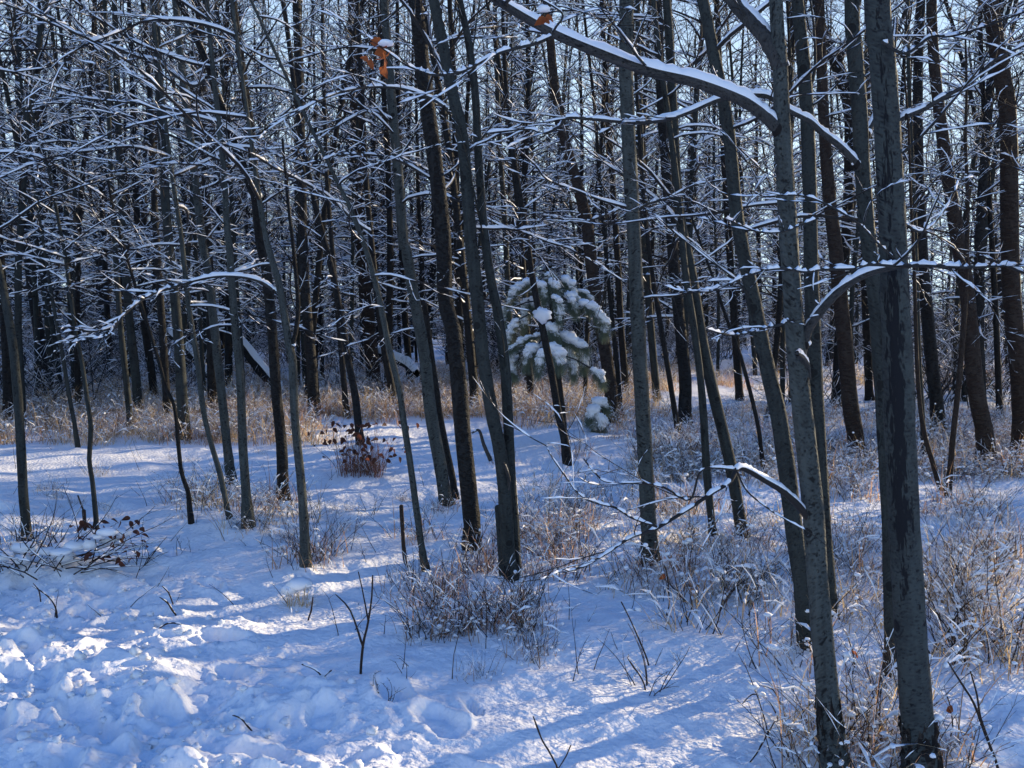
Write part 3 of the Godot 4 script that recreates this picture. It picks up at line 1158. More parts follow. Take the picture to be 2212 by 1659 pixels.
	leaves(T.root, where, 2, 0.012, 0.038, "orange_leaf", 33)
	var lump := Shape.new()
	lump.ball(at(830, 92, T.depth - 0.6) - T.base, Vector3(0.02, 0.008, 0.016), 14, 9, fine_noise, 0.7, 6.0)
	part("leaf_snow", lump.mesh(M.snow), T.root)
	lump = Shape.new()
	lump.ball(at(1176, 18, T.depth - 0.5) - T.base, Vector3(0.016, 0.012, 0.014), 14, 9, fine_noise, 0.6, 6.0)
	part("leaf_snow", lump.mesh(M.snow), T.root)
	sleeve(T, [1808, 1700, 61, 1797, 1600, 56, 1790, 1530, 53, 1786, 1490, 51])

	var B := tree("aspen_tree", "thickest pale aspen at the right, with a black mottled strip down its front", "striped_aspen_bark",
		[1992, 1700, 74, 1982, 1560, 70, 1970, 1400, 68, 1960, 1250, 66, 1952, 1100, 65, 1945, 950, 64, 1940, 800, 62, 1934, 650, 59, 1928, 500, 57, 1921, 350, 55, 1912, 200, 54, 1904, 100, 53, 1895, 0, 52], {"limbs": 9, "lo": 2.6, "reach": 0.75, "lean": 0.0})
	limb(B, [1938, 262, 12, 1960, 250, 12, 2000, 233, 11, 2034, 212, 10, 2086, 184, 9, 2121, 156, 8, 2152, 128, 6, 2230, 90, 4], {"to": -0.2, "snow": 1.1, "gap": 0.16})
	limb(B, [1930, 345, 7, 1985, 300, 6, 2040, 240, 5, 2090, 180, 4, 2130, 130, 3], {"to": -0.6, "snow": 0.9, "gap": 0.12, "fork": false})
	limb(B, [1905, 90, 8, 1955, 115, 7, 2010, 80, 6, 2055, 78, 5, 2120, 60, 5, 2215, 25, 4], {"from": -0.05, "to": -0.5, "snow": 1.3, "gap": 0.1, "fork": false})
	limb(B, [1950, 480, 6, 1985, 500, 6, 2020, 480, 5, 2055, 430, 4, 2070, 390, 3], {"from": 0.1, "to": 0.5, "snow": 1.2, "gap": 0.14})
	sleeve(B, [1996, 1710, 79, 1988, 1620, 74, 1984, 1570, 72, 1982, 1545, 71])

	var C := tree("aspen_tree", "slim straight aspen standing close behind the forked one", "aspen_bark",
		[1792, 1345, 36, 1786, 1230, 34, 1778, 1130, 33, 1768, 950, 32, 1759, 780, 32, 1753, 600, 31, 1750, 470, 30, 1746, 312, 29, 1737, 150, 28, 1722, 0, 26], {"limbs": 13, "lo": 1.9, "reach": 0.8, "lean": 0.0})
	limb(C, [1740, 220, 8, 1760, 150, 7, 1758, 60, 5, 1750, 0, 4], {"to": 0.1, "snow": 0.5, "gap": 0.2})

	var D := tree("aspen_tree", "leaning smooth aspen just left of the forked one", "aspen_bark",
		[1748, 1420, 42, 1732, 1257, 38, 1716, 1150, 38, 1701, 1027, 38, 1683, 906, 36, 1655, 784, 33, 1627, 645, 31, 1605, 541, 29, 1590, 451, 28, 1573, 278, 27, 1546, 139, 26, 1518, 0, 24], {"limbs": 14, "lo": 1.8, "reach": 0.85, "lean": 0.0})
	limb(D, [1622, 640, 5, 1585, 600, 5, 1530, 560, 4, 1480, 520, 4, 1420, 470, 3], {"to": 0.2, "snow": 1.1, "gap": 0.12})

	var E := tree("aspen_tree", "slim aspen directly left of the thickest one, forked at eye height", "aspen_bark",
		[1928, 1480, 32, 1924, 1257, 32, 1919, 1083, 32, 1908, 888, 32, 1899, 749, 33, 1891, 645, 33, 1876, 521, 33, 1864, 382, 33, 1857, 243, 33, 1846, 104, 33, 1840, 0, 31], {"limbs": 11, "lo": 2.2, "reach": 0.8, "lean": 0.03})
	limb(E, [1858, 365, 16, 1836, 338, 15, 1809, 312, 14, 1774, 285, 13, 1746, 260, 13, 1708, 240, 12, 1663, 210, 12, 1631, 205, 11, 1600, 205, 10, 1548, 217, 10, 1490, 242, 9, 1434, 260, 9, 1364, 264, 8, 1278, 257, 8, 1225, 255, 7, 1208, 273, 6, 1173, 288, 5, 1139, 279, 4, 1048, 288, 3], {"from": 0.05, "to": 0.35, "snow": 1.5, "gap": 0.16, "start": 0.45})
	limb(E, [1866, 300, 18, 1885, 262, 16, 1905, 210, 14, 1925, 140, 12, 1935, 40, 10], {"from": 0.1, "to": 0.5, "snow": 0.8, "gap": 0.3})

	var F := tree("aspen_tree", "straight mid-ground aspen with dark base left of the drooping low branch", "old_aspen_bark",
		[1407, 1232, 36, 1399, 1096, 34, 1392, 958, 33, 1384, 819, 32, 1377, 680, 31, 1371, 541, 30, 1364, 417, 30, 1357, 278, 30, 1352, 139, 30, 1353, 0, 29], {"limbs": 12, "lo": 1.6, "lean": 0.0})
	limb(F, [1366, 440, 6, 1330, 455, 5, 1290, 470, 5, 1250, 482, 4, 1200, 470, 3, 1160, 478, 3], {"to": -0.3, "snow": 1.2, "gap": 0.1})
	limb(F, [1372, 460, 6, 1400, 440, 6, 1450, 425, 5, 1500, 400, 4, 1560, 390, 3], {"to": -0.3, "snow": 1.2, "gap": 0.1})

	var G := tree("old_aspen_tree", "dark rough-barked trunk left of the twin-stemmed aspen", "dark_bark",
		[1020, 1200, 40, 1019, 1117, 38, 1002, 958, 37, 990, 819, 36, 979, 715, 35, 962, 645, 34, 958, 521, 34, 944, 382, 33, 930, 278, 33, 916, 174, 32, 906, 69, 31, 896, 0, 30], {"limbs": 10, "lo": 2.2, "lean": 0.0})
	limb(G, [937, 390, 6, 896, 365, 6, 861, 347, 5, 809, 335, 5, 757, 333, 4, 722, 337, 4, 670, 351, 3], {"to": -0.7, "snow": 1.3, "gap": 0.11})

	var H := tree("twin_aspen_tree", "twin-stemmed smooth aspen rising from the grass clump in the centre", "aspen_bark",
		[1104, 1262, 32, 1097, 1180, 30, 1090, 1062, 30, 1080, 975, 29, 1062, 888, 29, 1045, 784, 28, 1034, 680, 28, 1024, 576, 28, 1017, 521, 27, 1007, 382, 26, 996, 278, 25, 979, 208, 25, 965, 139, 24, 951, 69, 23, 937, 0, 22], {"limbs": 11, "lo": 1.7, "lean": 0.0})
	limb(H, [1090, 1262, 24, 1085, 1180, 22, 1078, 1095, 20], {"from": 0.02, "to": 0.06, "bare": true, "snow": 0.2, "mat": "aspen_bark", "fork": false})
	limb(H, [1116, 1250, 24, 1112, 1150, 23, 1103, 1027, 24, 1097, 888, 23, 1090, 784, 23, 1076, 680, 22, 1059, 593, 20, 1045, 486, 19, 1034, 347, 18, 1027, 208, 17, 1019, 139, 16, 1008, 69, 15, 993, 0, 14, 965, -160, 11, 940, -400, 6], {"from": 0.08, "to": 0.15, "snow": 0.35, "gap": 0.5, "twigs": 1.8, "mat": "aspen_bark", "fork": false})
	limb(H, [967, 236, 8, 930, 212, 7, 878, 194, 7, 837, 188, 6, 791, 189, 6, 739, 198, 5, 694, 215, 5, 642, 243, 4, 583, 278, 3, 560, 300, 3], {"to": -0.9, "snow": 1.3, "gap": 0.1})
	limb(H, [1060, 995, 9, 1045, 960, 8, 1035, 930, 6, 1020, 935, 4], {"to": -0.1, "bare": true, "snow": 0.4, "fork": false})
	limb(H, [1090, 1085, 9, 1100, 1040, 8, 1088, 1000, 6], {"to": -0.12, "bare": true, "snow": 1.4, "fork": true})

	tree("aspen_tree", "thin leaning dark-barked aspen left of the grass clump, base kinked", "old_aspen_bark",
		[922, 1253, 17, 909, 1170, 15, 899, 1096, 15, 885, 992, 14, 871, 905, 14, 861, 836, 14, 840, 749, 14, 823, 662, 13, 802, 576, 12, 784, 521, 11, 757, 451, 10, 732, 399, 8], {"limbs": 10, "lo": 1.6, "tall": 4.3, "reach": 0.7, "lean": 0.0})
	var J := tree("aspen_tree", "pale aspen with dark foot left of the rough-barked trunk", "old_aspen_bark",
		[967, 1102, 32, 960, 1065, 29, 949, 992, 28, 930, 888, 27, 919, 784, 26, 908, 715, 25, 892, 628, 24, 878, 541, 23, 871, 521, 23, 858, 347, 21, 848, 243, 20, 840, 139, 19, 830, 0, 17], {"limbs": 13, "lo": 1.8})
	limb(J, [850, 260, 6, 800, 240, 5, 750, 260, 5, 690, 300, 4, 630, 350, 3], {"to": -0.8, "snow": 1.3, "gap": 0.1})
	tree("broken_tree", "broken dark stem leaning against the pale dark-footed aspen", "dark_bark",
		[985, 1085, 15, 977, 1030, 15, 955, 923, 14, 939, 819, 14, 927, 732, 13, 917, 655, 12], {"limbs": 1, "lo": 1.5, "stop": true})


# the dark furrowed bark round the foot of an old stem, with a ragged upper edge
func sleeve(T: Dictionary, trace: Array) -> void:
	var path := []
	for i in range(0, trace.size(), 3):
		path.append([at(trace[i], trace[i + 1], T.depth), trace[i + 2] * 0.5 / FOC * T.depth * 1.03])
	var q := curve(path, 6)
	var pr := split(q, T.base)
	var s := Shape.new()
	var sides := 36
	s.tube(pr[0], pr[1], sides, 1.0, 0.35, fine_noise)
	# ragged top: its rows sink unevenly
	var count: int = pr[0].size()
	for j in sides + 1:
		var cut := 0.5 + 0.5 * sin(j * 1.7) * sin(j * 0.63 + 1.0)
		cut = lerpf(0.35, 1.0, cut if j < sides else 0.5 + 0.5 * sin(0.0))
		if j == sides:
			cut = lerpf(0.35, 1.0, 0.5 + 0.5 * sin(0.0) * sin(1.0))
		var k := int(cut * (count - 1))
		for i in range(k + 1, count):
			s.v[i * (sides + 1) + j] = s.v[k * (sides + 1) + j].lerp(pr[0][k], 0.06)
	part("rough_bark", s.mesh(M.rough_bark), T.root)


func make_middle_trees() -> void:
	var K := tree("aspen_tree", "slim aspen behind the drooping low branch, right of the straight mid-ground one", "aspen_bark",
		[1606, 1172, 27, 1594, 1096, 26, 1579, 1010, 26, 1559, 923, 25, 1534, 819, 25, 1513, 715, 24, 1491, 576, 23, 1472, 486, 22, 1461, 382, 21, 1454, 243, 20, 1447, 104, 19, 1440, 0, 18], {"limbs": 12, "lo": 1.8})
	tree("aspen_tree", "narrower stem just left of the slim one behind the drooping branch", "aspen_bark",
		[1541, 1172, 18, 1536, 1114, 17, 1527, 1027, 17, 1520, 905, 17, 1513, 819, 16, 1500, 715, 16, 1479, 576, 15, 1468, 450, 14, 1450, 300, 13, 1425, 120, 12, 1412, 0, 11], {"limbs": 10, "lo": 1.8})
	tree("pine_tree", "reddish-brown scaly trunk right of the snow-laden little pine", "brown_bark",
		[1322, 915, 32, 1319, 836, 30, 1306, 749, 29, 1287, 645, 28, 1274, 541, 28, 1268, 480, 27, 1248, 400, 25, 1222, 310, 22, 1200, 200, 20, 1190, 100, 19, 1180, 0, 18], {"limbs": 9, "lo": 3.0})
	tree("young_tree", "thin dark stem crossing in front of the snow-laden pine", "dark_bark",
		[1227, 1012, 20, 1218, 940, 18, 1205, 888, 17, 1191, 801, 16, 1173, 715, 15, 1152, 610, 14, 1142, 541, 13, 1128, 451, 12, 1111, 347, 11, 1095, 210, 9, 1088, 90, 8, 1085, 0, 7], {"limbs": 9, "lo": 2.0, "reach": 0.8})
	var N := tree("aspen_tree", "lone slim aspen at the left edge, foot beside the brush pile", "aspen_bark",
		[60, 1187, 23, 56, 1130, 20, 50, 1062, 20, 45, 958, 19, 38, 853, 19, 28, 749, 18, 14, 662, 17, 0, 593, 16, -22, 500, 15, -50, 380, 14, -85, 200, 12], {"limbs": 16, "lo": 1.5, "toward": 0.0, "load": 0.9})
	tree("sapling", "crooked thin sapling standing right of the leftmost aspen", "aspen_bark",
		[207, 1152, 12, 207, 1117, 11, 200, 1044, 10, 193, 992, 10, 196, 923, 10, 187, 853, 9, 177, 784, 9, 163, 715, 8, 149, 610, 8, 139, 541, 7, 128, 486, 7, 108, 382, 6, 90, 312, 5, 69, 243, 4, 62, 205, 4], {"limbs": 10, "lo": 1.7, "tall": 3.5, "reach": 0.7, "load": 0.9})
	tree("sapling", "very thin bent sapling with a knee near its foot, left of centre-left", "dark_bark",
		[414, 1143, 12, 406, 1062, 10, 392, 1020, 9, 385, 958, 9, 377, 881, 8, 358, 836, 8, 344, 784, 8, 323, 715, 7, 299, 638, 7, 275, 560, 6, 245, 450, 5, 225, 350, 4], {"limbs": 8, "lo": 1.8, "tall": 3.4, "reach": 0.7, "load": 0.8})
	tree("aspen_tree", "straight grey trunk at the clearing's far edge behind the kneed sapling", "aspen_bark",
		[398, 952, 27, 394, 880, 24, 389, 784, 22, 378, 645, 20, 368, 558, 20, 357, 430, 19, 345, 200, 18, 334, 0, 16], {"limbs": 14, "lo": 2.2})
	tree("aspen_tree", "slim leaning stem with a side shoot at its knee, left of the paired aspens", "old_aspen_bark",
		[497, 1132, 13, 487, 1080, 12, 476, 1027, 12, 451, 940, 11, 437, 871, 12, 427, 784, 12, 410, 680, 11, 402, 610, 11, 390, 500, 10, 372, 380, 9, 350, 200, 8, 335, 60, 7], {"limbs": 13, "lo": 1.6, "load": 0.9, "tall": 6.5})
	tree("aspen_tree", "left and farther one of the paired straight aspens in the left clearing", "old_aspen_bark",
		[501, 1054, 22, 490, 958, 19, 479, 853, 19, 469, 767, 19, 458, 662, 18, 448, 576, 17, 437, 521, 17, 417, 347, 16, 395, 170, 15, 378, 0, 13], {"limbs": 14, "lo": 1.9, "load": 0.9})
	var Tt := tree("aspen_tree", "right and nearer one of the paired straight aspens, dark flared foot", "old_aspen_bark",
		[537, 1147, 26, 531, 1062, 20, 524, 958, 19, 519, 819, 18, 510, 732, 17, 500, 610, 16, 496, 541, 15, 490, 486, 14, 484, 380, 12, 470, 240, 11, 455, 100, 10], {"limbs": 15, "lo": 1.5, "load": 0.95, "toward": PI})
	limb(Tt, [487, 430, 6, 465, 364, 5, 434, 357, 5, 399, 354, 4, 333, 354, 3], {"to": -0.6, "snow": 1.5, "gap": 0.09})
	limb(Tt, [470, 264, 6, 417, 250, 6, 365, 236, 5, 312, 226, 5, 260, 220, 4, 208, 215, 4, 139, 205, 3, 87, 194, 3], {"to": -0.7, "snow": 1.5, "gap": 0.08})
	var U := tree("aspen_tree", "taller dark-footed aspen behind the small forked one, forking high up", "dark_bark",
		[613, 1093, 27, 610, 1030, 25, 608, 958, 24, 597, 853, 23, 590, 749, 22, 583, 660, 22, 574, 576, 22, 562, 521, 21, 552, 417, 20, 541, 278, 18, 524, 160, 17, 507, 35, 16, 503, 0, 15], {"limbs": 12, "lo": 2.4, "load": 0.9})
	limb(U, [556, 440, 18, 538, 395, 17, 521, 347, 17, 500, 295, 16, 486, 250, 16, 465, 194, 15, 452, 150, 15, 430, 97, 14, 403, 35, 13, 375, -20, 12, 320, -140, 9, 280, -300, 5], {"to": -0.3, "snow": 0.7, "gap": 0.22, "twigs": 1.5, "mat": "dark_bark"})
	limb(U, [450, 165, 8, 417, 185, 7, 365, 153, 7, 337, 132, 7, 295, 122, 7, 243, 101, 6, 191, 83, 6, 122, 56, 5, 69, 31, 5, 0, 5, 4], {"from": -0.2, "to": -1.2, "snow": 1.5, "gap": 0.09, "start": 0.1})
	var V := tree("aspen_tree", "small forked aspen nearest the snow-capped grass tuft, snow in its crotch", "old_aspen_bark",
		[661, 1240, 22, 656, 1118, 20, 649, 1027, 19, 637, 905, 18, 632, 784, 18, 624, 745, 17, 614, 680, 16, 604, 620, 15, 590, 570, 14, 576, 520, 13, 560, 430, 11, 545, 320, 9], {"limbs": 11, "lo": 1.8, "load": 0.95, "toward": PI, "tall": 6.5})
	limb(V, [596, 632, 8, 575, 615, 8, 556, 606, 7, 521, 598, 7, 469, 597, 7, 417, 607, 6, 365, 623, 6, 330, 635, 6, 295, 656, 5, 264, 683, 5, 236, 708, 4, 194, 715, 4, 142, 704, 3], {"to": -0.7, "snow": 1.6, "gap": 0.1, "start": 0.4})
	limb(V, [264, 684, 4, 245, 712, 4, 226, 728, 4, 181, 735, 3, 142, 742, 2], {"from": -0.55, "to": -0.7, "snow": 1.6, "gap": 0.08, "fork": false})
	limb(V, [628, 762, 10, 640, 710, 10, 644, 660, 10, 640, 600, 9, 634, 540, 8, 622, 430, 7, 610, 300, 5], {"to": 0.15, "snow": 0.4, "gap": 0.2, "twigs": 1.3, "mat": "dark_bark"})
	limb(V, [800, 500, 6, 768, 479, 6, 712, 427, 6, 677, 406, 6, 625, 378, 5, 590, 361, 5, 545, 333, 4, 480, 310, 3], {"from": 0.9, "to": -0.4, "snow": 1.6, "gap": 0.09, "start": 0.1, "fork": false})
	tree("aspen_tree", "dark straight trunk at the snow's edge right of the small forked aspen", "dark_bark",
		[680, 903, 28, 673, 784, 23, 663, 680, 22, 656, 576, 21, 652, 417, 20, 648, 243, 19, 641, 0, 17], {"limbs": 12, "lo": 2.6})
	tree("aspen_tree", "slim dark stem rising out of the red-brown leafy bush", "dark_bark",
		[779, 965, 18, 767, 853, 16, 753, 784, 15, 739, 697, 15, 727, 635, 14, 715, 576, 14, 690, 480, 13, 668, 380, 12, 640, 220, 11, 620, 60, 10], {"limbs": 11, "lo": 2.0})
	tree("old_tree", "stout dark trunk at the back, left of the dark-footed pale aspen", "brown_bark",
		[808, 838, 34, 805, 790, 31, 798, 715, 30, 788, 610, 28, 775, 470, 26, 768, 250, 24, 762, 0, 21], {"limbs": 12, "lo": 3.0})
	tree("old_tree", "stout dark trunk with pale lichen, right of the forked foreground aspen", "brown_bark",
		[1852, 992, 36, 1846, 930, 35, 1836, 871, 34, 1826, 749, 33, 1815, 645, 32, 1805, 541, 30, 1793, 440, 27, 1782, 300, 24, 1775, 150, 22, 1770, 0, 19], {"limbs": 9, "lo": 3.2})
	var Z := tree("old_tree", "dark trunk with a thick bowed limb, seen between the foreground aspens", "dark_bark",
		[1806, 880, 22, 1812, 749, 21, 1822, 600, 21, 1832, 450, 22, 1836, 330, 24, 1836, 243, 26, 1822, 180, 27, 1808, 139, 27, 1790, 100, 22, 1770, 40, 18, 1755, -40, 15], {"limbs": 7, "lo": 3.0})
	limb(Z, [1806, 128, 22, 1822, 105, 20, 1838, 75, 18, 1848, 40, 16, 1856, -20, 14], {"to": 0.2, "snow": 0.8, "gap": 0.5})
	tree("old_tree", "brown flared trunk curving left on the right side, beside the frosted grass", "brown_bark",
		[2133, 1006, 40, 2125, 923, 36, 2107, 836, 35, 2097, 715, 33, 2086, 610, 31, 2066, 500, 29, 2048, 382, 27, 2034, 278, 25, 2018, 139, 23, 2012, 0, 21], {"limbs": 9, "lo": 2.6, "load": 0.4})
	tree("old_tree", "brown trunk cut by the right edge, low snow patch at its foot", "brown_bark",
		[2206, 990, 42, 2208, 900, 40, 2204, 819, 39, 2192, 715, 38, 2184, 610, 37, 2181, 451, 36, 2177, 243, 34, 2160, 139, 33, 2139, 0, 30], {"limbs": 9, "lo": 2.8, "load": 0.4})
	tree("aspen_tree", "grey-brown trunk behind the thickest aspen, right of it", "dark_bark",
		[2028, 936, 30, 2022, 860, 28, 2013, 784, 27, 2003, 680, 26, 1992, 560, 25, 1985, 400, 23, 1982, 250, 21, 1985, 100, 19, 1990, 0, 17], {"limbs": 8, "lo": 2.8, "load": 0.4})
	tree("sapling", "thin reddish sapling leaning right, right of the thickest aspen", "brown_bark",
		[2047, 1084, 14, 2053, 1010, 13, 2059, 940, 12, 2072, 819, 12, 2083, 680, 11, 2088, 560, 10, 2090, 420, 8], {"limbs": 6, "lo": 1.8, "tall": 4.2, "reach": 0.7, "load": 0.4})
	tree("sapling", "thin sapling leaning left that shares a foot with the reddish one", "brown_bark",
		[2038, 1076, 13, 2018, 1010, 11, 1996, 933, 10, 1984, 840, 9, 1978, 700, 8, 1974, 560, 7], {"limbs": 5, "lo": 1.8, "tall": 4.0, "reach": 0.7, "load": 0.4})
	tree("young_tree", "thin pale stem showing along the thickest aspen's right side", "aspen_bark",
		[1998, 1000, 11, 1990, 860, 11, 1984, 760, 11, 1980, 620, 10, 1976, 480, 10, 1968, 300, 9, 1962, 120, 8], {"limbs": 6, "lo": 2.6})
	tree("aspen_tree", "dim trunk in the second row left of the slim aspens by the low branch", "dark_bark",
		[1479, 920, 30, 1480, 819, 28, 1470, 715, 26, 1458, 600, 25, 1446, 450, 23, 1430, 250, 21, 1420, 0, 19], {"limbs": 10, "lo": 2.6})
	tree("young_tree", "thin dark stem in front of the dim second-row trunk", "dark_bark",
		[1466, 944, 13, 1458, 890, 13, 1440, 780, 12, 1420, 660, 11, 1402, 540, 10, 1388, 400, 9, 1378, 240, 8], {"limbs": 7, "lo": 2.0})
	tree("sapling", "thin dark bent sapling between the leaning aspen and the slim stems", "dark_bark",
		[1650, 1020, 10, 1638, 923, 9, 1618, 836, 9, 1593, 749, 8, 1570, 690, 7, 1540, 600, 6], {"limbs": 6, "lo": 1.5, "tall": 3.6, "reach": 0.7})
	tree("young_tree", "stem leaning right, glimpsed just left of the forked foreground aspen", "dark_bark",
		[1660, 905, 13, 1668, 820, 13, 1677, 750, 13, 1685, 645, 12, 1690, 540, 11], {"limbs": 6, "lo": 2.2, "tall": 7.0})
	tree("aspen_tree", "dim trunk behind the straight mid-ground aspen, on its left", "dark_bark",
		[1354, 868, 17, 1348, 790, 16, 1341, 700, 15, 1334, 560, 14, 1322, 380, 13, 1308, 180, 12, 1300, 0, 11], {"limbs": 9, "lo": 2.4})
	tree("young_tree", "thin dim stem right of the reddish scaly trunk", "dark_bark",
		[1342, 905, 12, 1334, 800, 11, 1323, 697, 10, 1310, 560, 9, 1296, 400, 8, 1285, 240, 7], {"limbs": 7, "lo": 2.4})
	tree("aspen_tree", "grey trunk in the back row, left of the broken stem", "dark_bark",
		[851, 884, 17, 845, 830, 16, 836, 790, 15, 822, 700, 14, 806, 560, 13, 790, 380, 12, 780, 160, 11], {"limbs": 9, "lo": 2.6})
	tree("young_tree", "thin dark stem left of the slim one in the leafy bush", "dark_bark",
		[749, 905, 14, 744, 840, 13, 738, 770, 12, 728, 660, 11, 718, 540, 10, 706, 380, 9, 700, 200, 8], {"limbs": 8, "lo": 2.4})
	# the left back row
	var rows := [
		["grey trunk in the back row at the left edge", [17, 912, 22, 17, 840, 20, 12, 730, 19, 0, 560, 18, -14, 380, 16]],
		["dark trunk leaning left, second in the left back row", [92, 858, 26, 94, 784, 24, 80, 697, 22, 62, 560, 20, 50, 380, 17, 40, 150, 15]],
		["dark trunk close right of the second one in the left back row", [117, 864, 18, 112, 790, 17, 104, 690, 16, 90, 540, 14, 80, 330, 12]],
		["thin sunlit stem leaning left in the left back row", [133, 874, 10, 125, 784, 11, 114, 710, 11, 100, 645, 10, 82, 541, 9, 60, 400, 8]],
		["thin stem behind the crooked sapling", [169, 975, 10, 160, 910, 9, 149, 853, 9, 132, 749, 8, 112, 640, 7, 90, 500, 6]],
		["dim stem right of the crooked sapling in the back row", [164, 880, 13, 160, 800, 13, 154, 700, 12, 146, 540, 11, 140, 330, 10]],
		["short-looking dim trunk before the thicket at the left", [241, 834, 13, 236, 760, 13, 230, 640, 12, 222, 480, 11, 214, 260, 10]],
		["slim trunk at the clearing's back left, tall weeds at its foot", [283, 930, 14, 274, 836, 13, 267, 770, 13, 260, 700, 12, 250, 560, 11, 240, 380, 10, 232, 150, 9]],
		["thicker dim trunk right of the slim one at the back left", [300, 898, 20, 292, 801, 19, 284, 730, 18, 277, 660, 17, 268, 520, 16, 258, 330, 14, 250, 100, 12]],
		["dim trunk in tan grass, left of the kneed sapling's line", [334, 864, 17, 327, 800, 16, 319, 749, 16, 309, 670, 15, 300, 540, 14, 290, 350, 12, 284, 120, 10]],
		["dim trunk hugging the left side of the straight grey one", [362, 905, 17, 358, 830, 16, 353, 749, 16, 344, 610, 15, 334, 450, 13, 326, 240, 12]],
		["pale thin stem right of the straight grey trunk", [442, 876, 9, 438, 800, 9, 432, 690, 8, 424, 560, 8, 416, 400, 7]],
		["dim trunk behind the small forked aspen", [661, 842, 14, 658, 760, 14, 654, 690, 13, 648, 560, 12, 640, 380, 11]],
		["thin dim stem right of the dark straight trunk", [696, 826, 10, 694, 740, 10, 690, 640, 9, 686, 500, 9, 682, 300, 8]],
		["dim trunk behind the rough-barked one, on its left", [886, 830, 16, 880, 750, 15, 872, 640, 14, 866, 480, 13, 862, 280, 12]],
		["slim dim stem between the twin aspen and the little pine", [1108, 860, 15, 1104, 760, 14, 1098, 640, 13, 1090, 480, 12, 1078, 280, 11, 1070, 60, 10]],
		["dim trunk right of the little pine's top", [1420, 870, 18, 1412, 780, 17, 1402, 660, 16, 1392, 500, 14, 1384, 300, 13, 1378, 80, 12]],
		["brown trunk in the back row between the two slim low-branch stems", [1598, 868, 18, 1592, 780, 17, 1584, 660, 16, 1572, 480, 15, 1560, 260, 13, 1550, 40, 12]],
		["dim grey trunk behind the leaning smooth aspen", [1716, 872, 20, 1712, 780, 19, 1704, 640, 18, 1700, 460, 16, 1704, 260, 14, 1712, 60, 13]],
		["dim trunk right of the bowed-limb tree", [1878, 866, 18, 1874, 760, 17, 1868, 620, 16, 1866, 440, 15, 1872, 240, 13, 1880, 40, 12]],
		["thin brown trunk left of the one cut by the right edge", [2160, 905, 14, 2156, 800, 13, 2150, 660, 12, 2140, 480, 11, 2128, 280, 10, 2118, 80, 9]],
	]
	for r in rows:
		tree("slim_tree", r[0], "dark_bark" if rng.randf() < 0.6 else "aspen_bark", r[1], {"limbs": 8, "lo": 2.3, "load": 0.8})


# ---------------------------------------------------------------- fallen wood
func log_at(label: String, trace: Array, depth0: float, depth1: float, mat: String) -> void:
	var path := []
	var n := trace.size() / 3
	for i in n:
		var dep := lerpf(depth0, depth1, float(i) / (n - 1))
		path.append([at(trace[i * 3], trace[i * 3 + 1], dep), trace[i * 3 + 2] * 0.5 / FOC * dep])
	var base: Vector3 = path[0][0]
	var root := thing("leaning_log", label, "log", base)
	var pr := split(curve(path, 4), base)
	var s := Shape.new()
	s.tube(pr[0], pr[1], 9, 1.0, 0.15, fine_noise)
	s.plug(pr[0], pr[1][pr[1].size() - 1], 9)
	part("stem", s.mesh(M[mat]), root)
	var sn := Shape.new()
	sn.cap(pr[0], pr[1], 2.6, 6, rng)
	part("snow", sn.mesh(M.snow), root)


